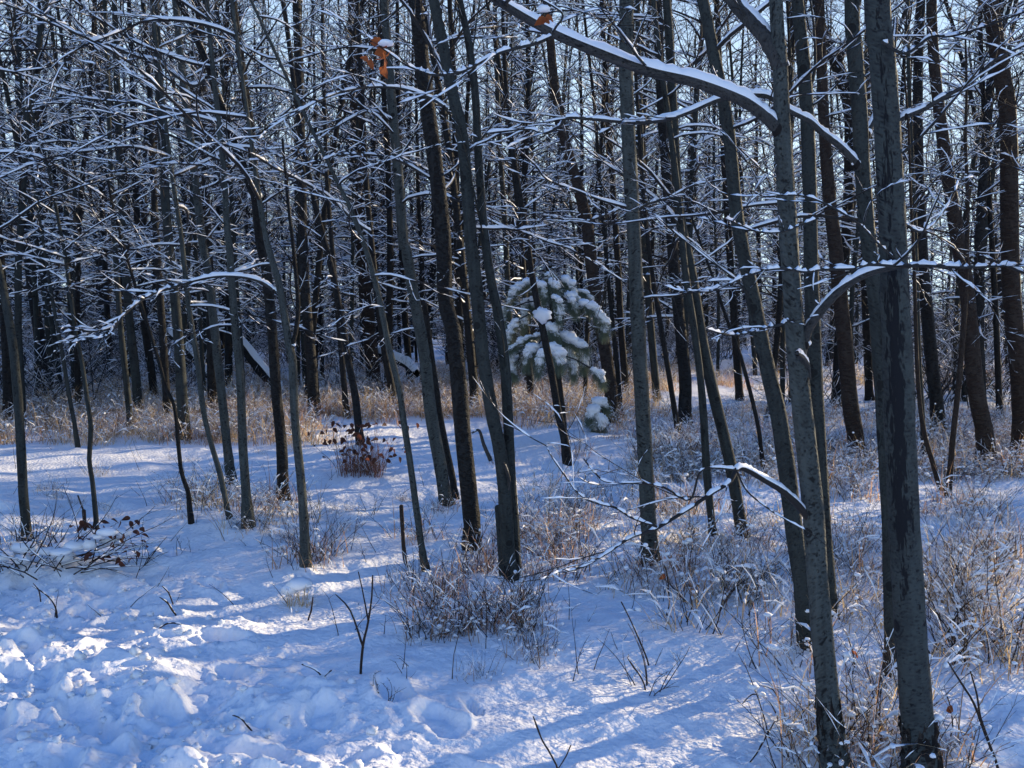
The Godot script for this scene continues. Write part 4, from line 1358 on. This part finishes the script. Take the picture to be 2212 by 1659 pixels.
func make_logs() -> void:
	var a := spot(600, 850)
	log_at("snow-topped dead trunk leaning up to the left behind the paired aspens", [606, 852, 24, 560, 795, 23, 520, 745, 22, 470, 692, 20, 430, 655, 17], -a.z, -a.z + 1.0, "dark_bark")
	log_at("shorter snow-topped log slanting behind the straight grey trunk", [452, 815, 19, 425, 780, 18, 395, 748, 17, 360, 715, 14], -a.z + 0.6, -a.z + 1.4, "dark_bark")
	log_at("small snowy log end poking out left of the dark-footed pale aspen", [900, 808, 17, 880, 790, 16, 845, 773, 15, 800, 758, 13], -a.z + 0.5, -a.z + 1.8, "dark_bark")
	log_at("thin dead pole leaning to the left behind the thicket's edge", [560, 700, 10, 520, 655, 9, 480, 620, 8, 440, 590, 7], -a.z + 2.0, -a.z + 2.6, "dark_bark")
	stalk("short dark broken stick standing in bare snow left of the kinked aspen", [867, 1092, 9, 870, 1150, 9, 874, 1205, 9, 878, 1218, 8, 888, 1232, 8], [], "dead_stick", 0.8, "stick")
	stalk("short dark stub beside the crooked sapling, knobbed top", [181, 1102, 8, 184, 1140, 8, 187, 1160, 8], [[168, 1070, 3, 176, 1090, 4, 182, 1108, 4]], "dead_stick", 0.5, "stick")
	# the pile at the left
	var c := spot(150, 1232)
	var root := thing("brush_pile", "dark heap of bent twigs and dead leaves under snow at the left", "brush pile", c)
	var g := RandomNumberGenerator.new()
	g.seed = 71
	var w := Shape.new()
	var sn := Shape.new()
	var lf := Shape.new()
	var plan := {"segs": [8, 4], "sides": [4, 3], "share": [0.5, 0.6], "heap": [0.8, 0.8], "arch": [4, 3], "gap": [0.12], "wander": 0.14, "thin": 0.0015}
	for i in 46:
		var q := Vector3(g.randf_range(-0.42, 0.2), g.randf_range(-0.03, 0.1), g.randf_range(-0.2, 0.2))
		var dd := Vector3(g.randf_range(0.2, 1.0) * (1.0 if g.randf() < 0.75 else -1.0), g.randf_range(0.05, 0.7), g.randf_range(-0.4, 0.4)).normalized()
		grow(w, sn, q, dd, g.randf_range(0.3, 0.75), 0.0042, 0, g, 1.0, -0.09, plan)
	for i in 46:
		var q := Vector3(g.randf_range(0.05, 0.5), g.randf_range(0.06, 0.34), g.randf_range(-0.15, 0.15))
		lf.leaf(q, Vector3(g.randf_range(-1, 1), g.randf_range(-1, 0.2), g.randf_range(-1, 1)).normalized(), Vector3(g.randf_range(-1, 1), 0.6, g.randf_range(-1, 1)).normalized(), 0.05, 0.017, 0.4)
	for i in 16:
		var q := Vector3(g.randf_range(-0.4, 0.4), 0, g.randf_range(-0.15, 0.15))
		q.y = 0.1 + maxf(0.0, q.x) * 0.45 + g.randf_range(-0.03, 0.05)
		sn.ball(q, Vector3(g.randf_range(0.04, 0.1), g.randf_range(0.02, 0.04), g.randf_range(0.04, 0.08)), 9, 6, fine_noise, 0.5, 6.0)
	part("twigs", w.mesh(M.stalk), root, true)
	part("dead_leaves", lf.mesh(M.dark_leaf), root, true)
	part("snow", sn.mesh(M.snow), root)


# ---------------------------------------------------------------- the little pine
func bough(root: Node3D, base: Vector3, depth: float, trace: Array, wide: float, g: RandomNumberGenerator, origin: Vector3) -> void:
	# trace in the picture; the bough hangs from the stem and bears a thick roll of snow
	var path := []
	var n := trace.size() / 2
	for i in n:
		path.append([at(trace[i * 2], trace[i * 2 + 1], depth), 0.006])
	var roll := []
	var q := curve(path, 5)
	var half := wide * 0.5 / FOC * depth
	var nd := Shape.new()
	var wd := Shape.new()
	var sn := Shape.new()
	var pr := split(q, base)
	var stem := PackedVector3Array([origin - base, (origin - base).lerp(pr[0][0], 0.6) + Vector3(0, 0.03, 0)])
	stem.append_array(pr[0])
	var sr := PackedFloat32Array()
	for i in stem.size():
		sr.append(0.009 - 0.005 * i / stem.size())
	wd.tube(stem, sr, 5)
	var m: int = pr[0].size()
	for i in m:
		var f := float(i) / (m - 1)
		var k := half * (0.55 + 0.75 * sin(PI * clampf(f * 0.8 + 0.15, 0, 1))) * g.randf_range(0.75, 1.1)
		roll.append([pr[0][i] + Vector3(g.randf_range(-0.15, 0.15), g.randf_range(0.2, 0.5), g.randf_range(-0.15, 0.15)) * k, k * g.randf_range(0.7, 1.1)])
		for j in 56:
			var a := g.randf() * TAU
			var ax: Vector3 = (pr[0][mini(i + 1, m - 1)] - pr[0][maxi(i - 1, 0)]).normalized()
			var o := Vector3(g.randf_range(-1, 1), g.randf_range(-1.5, 0.45), g.randf_range(-1, 1)).normalized()
			var d := (o + ax * 0.6 + Vector3(0, -0.3, 0)).normalized()
			var s0: Vector3 = pr[0][i] + o * k * 0.25
			nd.blade(PackedVector3Array([s0, s0 + d * (0.04 + k * 0.6), s0 + d * (0.07 + k * 1.15) + Vector3(0, -0.016, 0)]), 0.0019, d.cross(o + Vector3(0.1, 0.2, 0.3)).normalized())
	for i in m:
		var e: Array = roll[i]
		sn.ball(e[0], Vector3(e[1] * g.randf_range(0.7, 1.05), e[1] * g.randf_range(0.45, 0.7), e[1] * 0.9), 14, 10, fine_noise, 0.55, 7.0)
	var b := part("bough", wd.mesh(M.limb), root)
	part("needles", nd.mesh(M.needles), b, true)
	part("snow", sn.mesh(M.snow), b)


func zx(v: Array) -> Array:
	# from the enlarged view of the pine back to the picture
	var q := []
	for i in range(0, v.size(), 2):
		q.append(987.5 + v[i] * 0.2315)
		q.append(548.6 + v[i + 1] * 0.2315)
	return q


func make_pine() -> void:
	var base := spot(1222, 965)
	var depth := -base.z
	var g := RandomNumberGenerator.new()
	g.seed = 51
	var root := thing("snowy_pine", "little pine weighed down by thick rolls of snow, in the centre", "pine tree", base)
	var path := [[base + Vector3(0, -0.3, 0), 0.045], [at(1216, 900, depth), 0.04], [at(1205, 800, depth), 0.034], [at(1195, 700, depth), 0.028], [at(1188, 640, depth), 0.02], [at(1184, 600, depth), 0.012]]
	var pr := split(curve(path, 4), base)
	var s := Shape.new()
	s.tube(pr[0], pr[1], 9, 1.0, 0.15, fine_noise)
	part("trunk", s.mesh(M.dark_bark), root)
	var list := [
		[[740, 245, 640, 280, 540, 350, 475, 470], 100, 0.1, 200], [[745, 275, 800, 330, 815, 420], 95, -0.2, 200],
		[[830, 230, 860, 200], 80, 0.0, 200], [[880, 260, 930, 330], 110, -0.15, 230], [[985, 250, 1060, 300, 1110, 430], 115, 0.2, 250],
		[[900, 400, 950, 470, 960, 620], 100, -0.25, 300], [[1130, 350, 1210, 380, 1260, 460], 70, 0.35, 330], [[1180, 470, 1290, 540, 1370, 640, 1375, 730], 125, 0.0, 420],
		[[500, 510, 440, 540, 430, 640], 90, 0.3, 420], [[560, 620, 500, 720, 480, 830], 95, 0.1, 520], [[640, 440, 630, 560, 620, 690], 90, 0.25, 420],
		[[860, 665, 900, 720, 930, 780], 110, -0.2, 560], [[970, 770, 1080, 830, 1200, 880], 140, 0.05, 640], [[770, 760, 650, 790, 550, 850, 480, 910], 70, 0.0, 660],
		[[730, 880, 670, 930, 640, 1040], 125, -0.1, 760], [[790, 910, 770, 1000, 755, 1110], 95, -0.3, 760], [[880, 890, 940, 960, 960, 1040], 150, -0.25, 780],
		[[1040, 900, 1080, 1010, 1090, 1130], 120, 0.1, 800], [[1150, 930, 1190, 1000, 1180, 1060], 110, 0.3, 800], [[1270, 1080, 1320, 1130, 1360, 1200], 80, 0.0, 900],
		[[520, 950, 500, 1050, 540, 1130], 100, 0.25, 860],
	]
	for b in list:
		var t: Array = zx(b[0])
		var o := at(987.5 + 860 * 0.2315, 548.6 + b[3] * 0.2315, depth)
		bough(root, base, depth + b[2], t, b[1] * 0.2315 * 0.9, g, o)
	for i in 6:
		# shorter boughs inside the crown
		var cx := g.randf_range(620, 1120)
		var cy := g.randf_range(380, 860)
		var bx := cx + (cx - 860.0) * g.randf_range(0.1, 0.3)
		bough(root, base, depth + g.randf_range(-0.3, 0.3), zx([cx, cy, (cx + bx) * 0.5, cy + 20, bx, cy + g.randf_range(50, 110)]), g.randf_range(75, 105) * 0.2315, g, at(987.5 + 860 * 0.2315, 548.6 + (cy - 60) * 0.2315, depth))
	# the seedling under it
	var b2 := spot(1300, 935)
	var r2 := thing("pine_seedling", "knee-high snow-buried pine seedling left of the reddish trunk's foot", "pine tree", b2)
	var st := Shape.new()
	st.tube(PackedVector3Array([Vector3(0, -0.1, 0), Vector3(0.01, 0.2, 0), Vector3(0, 0.42, 0)]), PackedFloat32Array([0.012, 0.01, 0.006]), 6)
	part("trunk", st.mesh(M.dark_bark), r2)
	for t in [[1290, 1420, 1330, 1400, 1390, 1440], [1290, 1460, 1260, 1500, 1240, 1530], [1330, 1520, 1360, 1590, 1350, 1640], [1300, 1540, 1290, 1600, 1300, 1650]]:
		bough(r2, b2, -b2.z + g.randf_range(-0.1, 0.1), zx(t), 110 * 0.2315, g, b2 + Vector3(0, 0.35, 0))
	# snow on the top of the thin stem in front
	var cap := Shape.new()
	var t3 := spot(1227, 1012)
	cap.ball(at(1171, 680, -t3.z - 0.06), Vector3(0.095, 0.08, 0.085), 20, 14, fine_noise, 0.5, 2.4)
	var o3 := MeshInstance3D.new()
	o3.name = "snow_clump"
	o3.mesh = cap.mesh(M.snow)
	add_child(o3)
	tag(o3, "round clump of snow stuck on the thin dark stem before the pine", "snow")


# ---------------------------------------------------------------- grass, weeds
func make_weeds() -> void:
	var g := RandomNumberGenerator.new()
	g.seed = 303
	# kinds: frosted weeds, tan grass, dark weeds
	var kits := {"weed": [], "grass": [], "dark": []}
	for k in 6:
		kits.weed.append(weed_shapes(700 + k, 0.36, 46, 10, 0.75, 0.34, 1.5))
		kits.grass.append(weed_shapes(720 + k, 0.42, 64, 6, 0.3, 0.36, 1.0))
		kits.dark.append(weed_shapes(740 + k, 0.3, 42, 13, 0.35, 0.27, 1.5))
	var meshes := {}
	for kind in kits:
		var list := []
		for e in kits[kind]:
			list.append([e[0].mesh(M.brown_grass if kind == "dark" or list.size() % 3 == 1 else M.dry_grass), e[1].mesh(M.stalk), e[2].mesh(M.snow)])
		meshes[kind] = list
	# single clumps: kind, centre, half width and height in the picture, how many, words, group
	var beds := [
		["dark", 1075, 1270, 170, 75, 15, "brown weed clump bent under snow around the twin aspen's foot", "weed clumps at the twin aspen"],
		["dark", 930, 1325, 120, 50, 9, "dark weed clump in the left part of the central thicket", "weed clumps of the central thicket"],
		["dark", 1070, 1400, 100, 55, 7, "matted dark weed clump at the near end of the central thicket", "near weed clumps of the central thicket"],
		["weed", 1230, 1140, 160, 60, 16, "snow-flecked weed clump in the clearing behind the drooping low branch", "weeds behind the low branch"],
		["weed", 1150, 1200, 60, 40, 4, "frosted weed clump right of the twin aspen", "frosted weeds by the twin aspen"],
		["weed", 1560, 1250, 150, 75, 26, "frosted weed clump in the bank left of the leaning smooth aspen", "frosted weed bank"],
		["weed", 1460, 1120, 110, 50, 10, "frosted weed clump near the slim stems by the low branch", "frosted weeds at the slim stems"],
		["weed", 1850, 1230, 80, 110, 16, "frosted weed clump between the two big foreground aspens", "frosted weeds between the big aspens"],
		["weed", 2110, 1290, 110, 110, 30, "sun-flecked frosted weed clump right of the thickest aspen", "frosted weeds at the right edge"],
		["weed", 2100, 1080, 120, 60, 14, "frosted weed clump before the brown flared trunk", "frosted weeds before the brown trunks"],
		["weed", 1830, 1050, 60, 50, 6, "frosted weed clump at the stout lichened trunk", "frosted weeds at the stout trunk"],
		["weed", 1800, 1630, 50, 30, 4, "snowy weed clump round the forked aspen's dark foot", "weeds at the forked aspen's foot"],
		["weed", 1985, 1650, 60, 20, 4, "snowy weed clump round the thickest aspen's dark foot", "weeds at the thickest aspen's foot"],
		["weed", 1850, 1590, 40, 40, 3, "snow-bowed weed clump between the two dark feet", "weeds between the dark feet"],
		["weed", 440, 1075, 60, 40, 7, "frosted weed clump by the kneed sapling", "frosted weeds by the kneed sapling"],
		["weed", 570, 1090, 55, 35, 6, "frosted weed clump between the paired aspens and the dark-footed one", "frosted weeds by the paired aspens"],
		["dark", 670, 1215, 40, 25, 4, "small dark weed clump round the small forked aspen's foot", "weeds at the small forked aspen"],
		["weed", 1740, 1428, 14, 6, 2, "snowy weed tuft at the leaning smooth aspen's foot", "weeds at the leaning aspen's foot"],
		["weed", 1800, 1350, 14, 6, 2, "snowy weed tuft at the foot of the slim aspen behind the forked one", "weeds at the slim aspen's foot"],
		["weed", 1925, 1490, 14, 6, 2, "snowy weed tuft at the foot of the slim aspen left of the thickest", "weeds at the eye-height forked aspen"],
		["dark", 1405, 1238, 16, 5, 2, "small weed tuft at the straight mid-ground aspen's foot", "weeds at the straight aspen's foot"],
		["dark", 535, 1152, 16, 5, 2, "small weed tuft at the nearer paired aspen's foot", "weeds at the nearer paired aspen"],
		["dark", 965, 1106, 16, 5, 2, "small weed tuft at the pale dark-footed aspen", "weeds at the dark-footed aspen"],
		["dark", 60, 1192, 16, 5, 2, "small weed tuft at the leftmost aspen's foot", "weeds at the leftmost aspen"],
		["dark", 1610, 1176, 20, 6, 3, "small weed tuft at the slim aspens by the drooping branch", "weeds at the slim aspens"],
		["dark", 610, 1098, 18, 5, 2, "small weed tuft at the taller dark-footed aspen", "weeds at the taller dark-footed aspen"],
		["dark", 790, 1010, 35, 20, 4, "reddish weed clump under the leafy bush", "weeds at the leafy bush"],
	]
	for b in beds:
		for i in b[5]:
			var px: float = b[1] + g.randfn(0.0, 0.62) * b[3]
			var py: float = b[2] + g.randfn(0.0, 0.6) * b[4]
			place_weed(meshes[b[0]][g.randi_range(0, 5)], b[0], px, py, g.randf_range(0.5, 1.3), b[6], b[7], g)
	# tan grass along the back of the clearing: prominent tussocks
	for i in 46:
		var px := g.randf_range(1060, 1360)
		place_weed(meshes.grass[g.randi_range(0, 5)], "grass", px, g.randf_range(835, 925), g.randf_range(0.9, 1.4), "sunlit golden grass tussock behind and beside the little pine", "golden grass by the pine", g)
	for i in 30:
		place_weed(meshes.grass[g.randi_range(0, 5)], "grass", g.randf_range(690, 900), g.randf_range(860, 915), g.randf_range(0.8, 1.3), "tan grass tussock at the snow's edge left of the rough-barked trunk", "tan grass left of centre", g)
	for i in 34:
		place_weed(meshes.weed[g.randi_range(0, 5)], "weed", g.randf_range(10, 1330), g.randf_range(965, 1190), g.randf_range(0.25, 0.6), "small frosted weed tuft scattered on the open snow of the clearing", "small tufts on the open snow", g)
	for e in [[1245, 985, "brown upright grass tuft right of the thin dark stem's foot"], [1335, 950, "curled dry grass tuft at the reddish trunk"], [1360, 935, "dry grass tuft left of the straight mid-ground aspen"]]:
		place_weed(meshes.grass[1], "grass", e[0], e[1], 0.9, e[2], "", g)
	# the ground cover of the back, too thick to count
	var covers := [
		["grass", -100, 700, 890, 960, 190, "frosted weeds and dry grass in a band along the clearing's back left"],
		["grass", -100, 1100, 840, 905, 430, "tan grass under the first trees of the stand at the left"],
		["grass", 900, 1420, 815, 900, 300, "tan grass in the sunny gap round the little pine"],
		["weed", 1380, 2320, 885, 1040, 420, "frosted grass and weeds among the trunks at the right"],
		["grass", -200, 2400, 790, 845, 520, "pale grass deep in the stand"],
	]
	for c in covers:
		var mm_list := []
		for k in 6:
			mm_list.append([])
		for i in c[5]:
			var p := spot(g.randf_range(c[1], c[2]), g.randf_range(c[3], c[4]))
			mm_list[i % 6].append(p)
		for k in 6:
			var e: Array = kits[c[0]][k]
			var m := ArrayMesh.new()
			for j in 3:
				m.add_surface_from_arrays(Mesh.PRIMITIVE_TRIANGLES, (e[j] as Shape).arrays())
				m.surface_set_material(j, [M.brown_grass if k % 3 == 1 else M.dry_grass, M.stalk, M.snow][j])
			var mm := MultiMesh.new()
			mm.transform_format = MultiMesh.TRANSFORM_3D
			mm.mesh = m
			mm.instance_count = mm_list[k].size()
			for i in mm_list[k].size():
				mm.set_instance_transform(i, Transform3D(Basis(Vector3.UP, g.randf() * TAU).scaled(Vector3(1, g.randf_range(0.6, 1.1), 1) * g.randf_range(0.5, 1.35)), mm_list[k][i]))
			var o := MultiMeshInstance3D.new()
			o.name = numbered("dry_grass")
			o.multimesh = mm
			add_child(o)
			tag(o, c[6], "grass", c[6], "stuff")


func place_weed(kit: Array, kind: String, px: float, py: float, size: float, label: String, group: String, g: RandomNumberGenerator) -> Node3D:
	var p := spot(px, py)
	var o := thing("dry_grass_tussock" if kind == "grass" else "weed_clump", label, "grass" if kind == "grass" else "weeds", p, group)
	o.rotation.y = g.randf() * TAU
	o.scale = Vector3.ONE * size
	part("blades", kit[0], o, true)
	part("stems", kit[1], o, true)
	part("snow", kit[2], o, true)
	return o


func make_shrubs() -> void:
	var list := [
		["bare fan-shaped shrub with frosted tips right of the brush pile", 305, 1217, 0.30, 7, 0.005],
		["small twiggy shrub on the bare snow left of the small forked aspen", 545, 1130, 0.26, 6, 0.003],
		["sparse bare shrub on the snow between the small forked aspen and the dead stick", 715, 1165, 0.28, 6, 0.003],
		["thin twiggy shrub on the snow above the dead stick", 800, 1110, 0.25, 6, 0.003],
		["upright bundle of dark stems in the near snow right of centre", 1400, 1490, 0.34, 8, 0.003],
		["dark low shrub at the left end of the central thicket", 905, 1375, 0.3, 8, 0.0035],
		["sparse twigs below the snow-capped tuft", 830, 1490, 0.14, 7, 0.002],
		["dark wiry shrub in front of the frosted weed bank", 1480, 1360, 0.3, 6, 0.003],
		["wiry shrub left of the forked aspen's foot", 1640, 1360, 0.3, 6, 0.003],
		["bare shrub with dark stems at the left edge", 20, 1225, 0.45, 4, 0.005],
		["tall bare shrub among the frosted weeds at the right edge", 2080, 1400, 0.62, 5, 0.0055],
		["second tall bare shrub at the right edge, farther right", 2180, 1380, 0.6, 5, 0.005],
		["bare shrub just right of the thickest aspen", 2030, 1420, 0.5, 5, 0.005],
		["low bare twigs in snow right of the brush pile's shrub", 395, 1200, 0.2, 5, 0.003],
		["frost-tipped twigs on the snow left of the small forked aspen's foot", 600, 1200, 0.22, 6, 0.003],
	]
	for k in list.size():
		var e: Array = list[k]
		var p := spot(e[1], e[2])
		var o := thing("bare_shrub", e[0], "shrub", p)
		var sh := fan_shapes(820 + k, e[4], e[3], e[5])
		for w in sh[0]:
			part("stem", w.mesh(M.stalk), o)
		part("snow", sh[1].mesh(M.snow), o)
	stalk("tall forked weed stalk in the near snow left of the central thicket", [805, 1243, 3, 803, 1290, 4, 795, 1345, 5, 784, 1395, 6, 779, 1458, 6], [[725, 1284, 2, 757, 1319, 4, 780, 1385, 5, 785, 1400, 5], [774, 1235, 2, 784, 1280, 3, 796, 1345, 4]])
	stalk("curved bare twig sticking out of the snow at the bottom centre", [1152, 1548, 3, 1160, 1570, 4, 1172, 1600, 4, 1190, 1630, 4, 1206, 1668, 5], [[1233, 1610, 3, 1222, 1635, 3, 1206, 1660, 3]])
	stalk("straight slanting twig at the bottom between centre and the forked aspen", [1672, 1560, 3, 1650, 1600, 4, 1634, 1628, 4, 1616, 1658, 4])
	stalk("long paired dark stalk leaning left at the bottom right corner", [2048, 1430, 3, 2076, 1475, 5, 2104, 1520, 6, 2130, 1590, 6, 2158, 1668, 7], [[2096, 1450, 3, 2110, 1500, 4, 2118, 1550, 5, 2136, 1600, 5]])
	stalk("small hooked twig on the trodden snow at the bottom left of centre", [503, 1545, 3, 520, 1552, 3, 536, 1570, 4, 546, 1588, 4])
	stalk("tiny upright twig at the bottom edge, left of centre", [356, 1640, 3, 353, 1652, 3, 350, 1664, 3])
	stalk("bent double twig on the snow left of centre", [345, 1290, 2, 362, 1302, 4, 372, 1318, 4, 382, 1335, 4], [[350, 1266, 2, 364, 1280, 3, 374, 1306, 3]])
	stalk("arched twig over the trodden snow's upper edge", [392, 1348, 3, 366, 1346, 4, 346, 1356, 4, 338, 1374, 4])
	stalk("thin arched twigs on the snow below the brush pile", [70, 1266, 2, 96, 1282, 3, 114, 1300, 4, 122, 1322, 4], [[72, 1260, 2, 84, 1276, 3, 88, 1300, 3]])
	stalk("forked twig lying on the snow under the tall forked stalk", [652, 1435, 3, 680, 1446, 4, 700, 1466, 4, 704, 1474, 4], [[716, 1448, 3, 706, 1456, 3, 698, 1464, 3]])
	stalk("dark stalk right of the snow-capped tuft", [676, 1290, 3, 672, 1320, 4, 666, 1340, 4])
	stalk("slim dark weed stalk before the frosted weed bank", [1342, 1300, 3, 1362, 1340, 3, 1384, 1390, 4, 1402, 1440, 4])
	stalk("snow-tipped twig right of the matted thicket", [1355, 1420, 2, 1368, 1440, 4, 1384, 1462, 4, 1394, 1490, 4])
	stalk("pale bent grass stems left of the forked aspen's foot", [1604, 1520, 2, 1625, 1500, 3, 1655, 1508, 3, 1676, 1540, 3, 1680, 1560, 3], [[1640, 1480, 2, 1670, 1490, 3, 1690, 1530, 3]])
	# thin stalks that nothing tells apart
	var g := RandomNumberGenerator.new()
	g.seed = 17
	for i in 190:
		var px := g.randf_range(20, 1750)
		var py := g.randf_range(960, 1480)
		if px < 700 and py > 1330:
			continue
		var p := spot(px, py)
		var o := thing("weed_stalk", "thin bare weed stalk poking out of the open snow", "weed", p, "thin weed stalks in the open snow")
		var w := Shape.new()
		var sn := Shape.new()
		var plan := {"segs": [5, 3], "sides": [4, 3], "share": [0.4, 0.6], "heap": [0.5, 0.7], "arch": [3, 3], "gap": [0.12], "wander": 0.13, "thin": 0.0012}
		grow(w, sn, Vector3(0, -0.05, 0), Vector3(g.randf_range(-0.6, 0.6), 1, g.randf_range(-0.4, 0.4)).normalized(), g.randf_range(0.12, 0.42), 0.0028, 0, g, 0.8, -0.05, plan)
		part("stem", w.mesh(M.stalk), o)
		if sn.v.size():
			part("snow", sn.mesh(M.snow), o)
	# the snow-capped tuft
	var p := spot(645, 1308)
	var o := thing("dry_grass_tussock", "pale grass tuft under a round snow cap, lit by the sun, on open snow", "grass", p)
	var ks := weed_shapes(901, 0.2, 60, 1, 0.4, 0.1, 1.6)
	part("blades", ks[0].mesh(M.dry_grass), o, true)
	part("stems", ks[1].mesh(M.stalk), o, true)
	var sc: Shape = ks[2]
	sc.ball(Vector3(0.01, 0.13, 0), Vector3(0.075, 0.035, 0.06), 14, 9, fine_noise, 0.5, 5.0)
	sc.ball(Vector3(-0.05, 0.1, 0.01), Vector3(0.05, 0.03, 0.05), 12, 8, fine_noise, 0.5, 5.0)
	part("snow", sc.mesh(M.snow), o)
	# the red-brown bush
	p = spot(782, 1022)
	o = thing("leafy_bush", "red-brown bush with dark dead leaves at the slim dark stem's foot", "bush", p)
	var gg := RandomNumberGenerator.new()
	gg.seed = 44
	var br := weed_shapes(902, 0.52, 230, 9, 0.05, 0.36, 0.5)
	part("blades", br[0].mesh(M.red_grass), o, true)
	part("stems", br[1].mesh(M.stalk), o, true)
	part("snow", br[2].mesh(M.snow), o, true)
	for i in 85:
		var s := Shape.new()
		var c := Vector3(gg.randfn(0.0, 0.24), gg.randf_range(0.14, 0.55), gg.randfn(0.0, 0.17))
		s.leaf(c, Vector3(gg.randf_range(-1, 1), gg.randf_range(-1, 0.3), gg.randf_range(-1, 1)).normalized(), Vector3(gg.randf_range(-1, 1), 0.5, gg.randf_range(-1, 1)).normalized(), 0.06, 0.022, 0.4)
		part("leaf", s.mesh(M.dark_leaf), o)
	# orange leaves among the weeds at the right
	for e in [[1838, 1425, 1406, "sprig with an orange dead leaf between the two big aspens"], [2050, 1560, 1527, "sprig with an orange dead leaf right of the thickest aspen's foot"], [1438, 1290, 1242, "sprig with a hanging orange leaf right of the straight mid-ground aspen"]]:
		var q := spot(e[0], e[1] + 40)
		var r := stalk(e[3], [e[0] - 4, e[2] - 22, 3, e[0] + 3, e[2], 3, e[0] + 8, e[1] + 10, 3, e[0] + 2, e[1] + 40, 4], [], "leafy_sprig", 0.8)
		leaves(r, at(e[0], e[2], -q.z) - r.position, 2, 0.008, 0.045, "orange_leaf", int(e[0]))
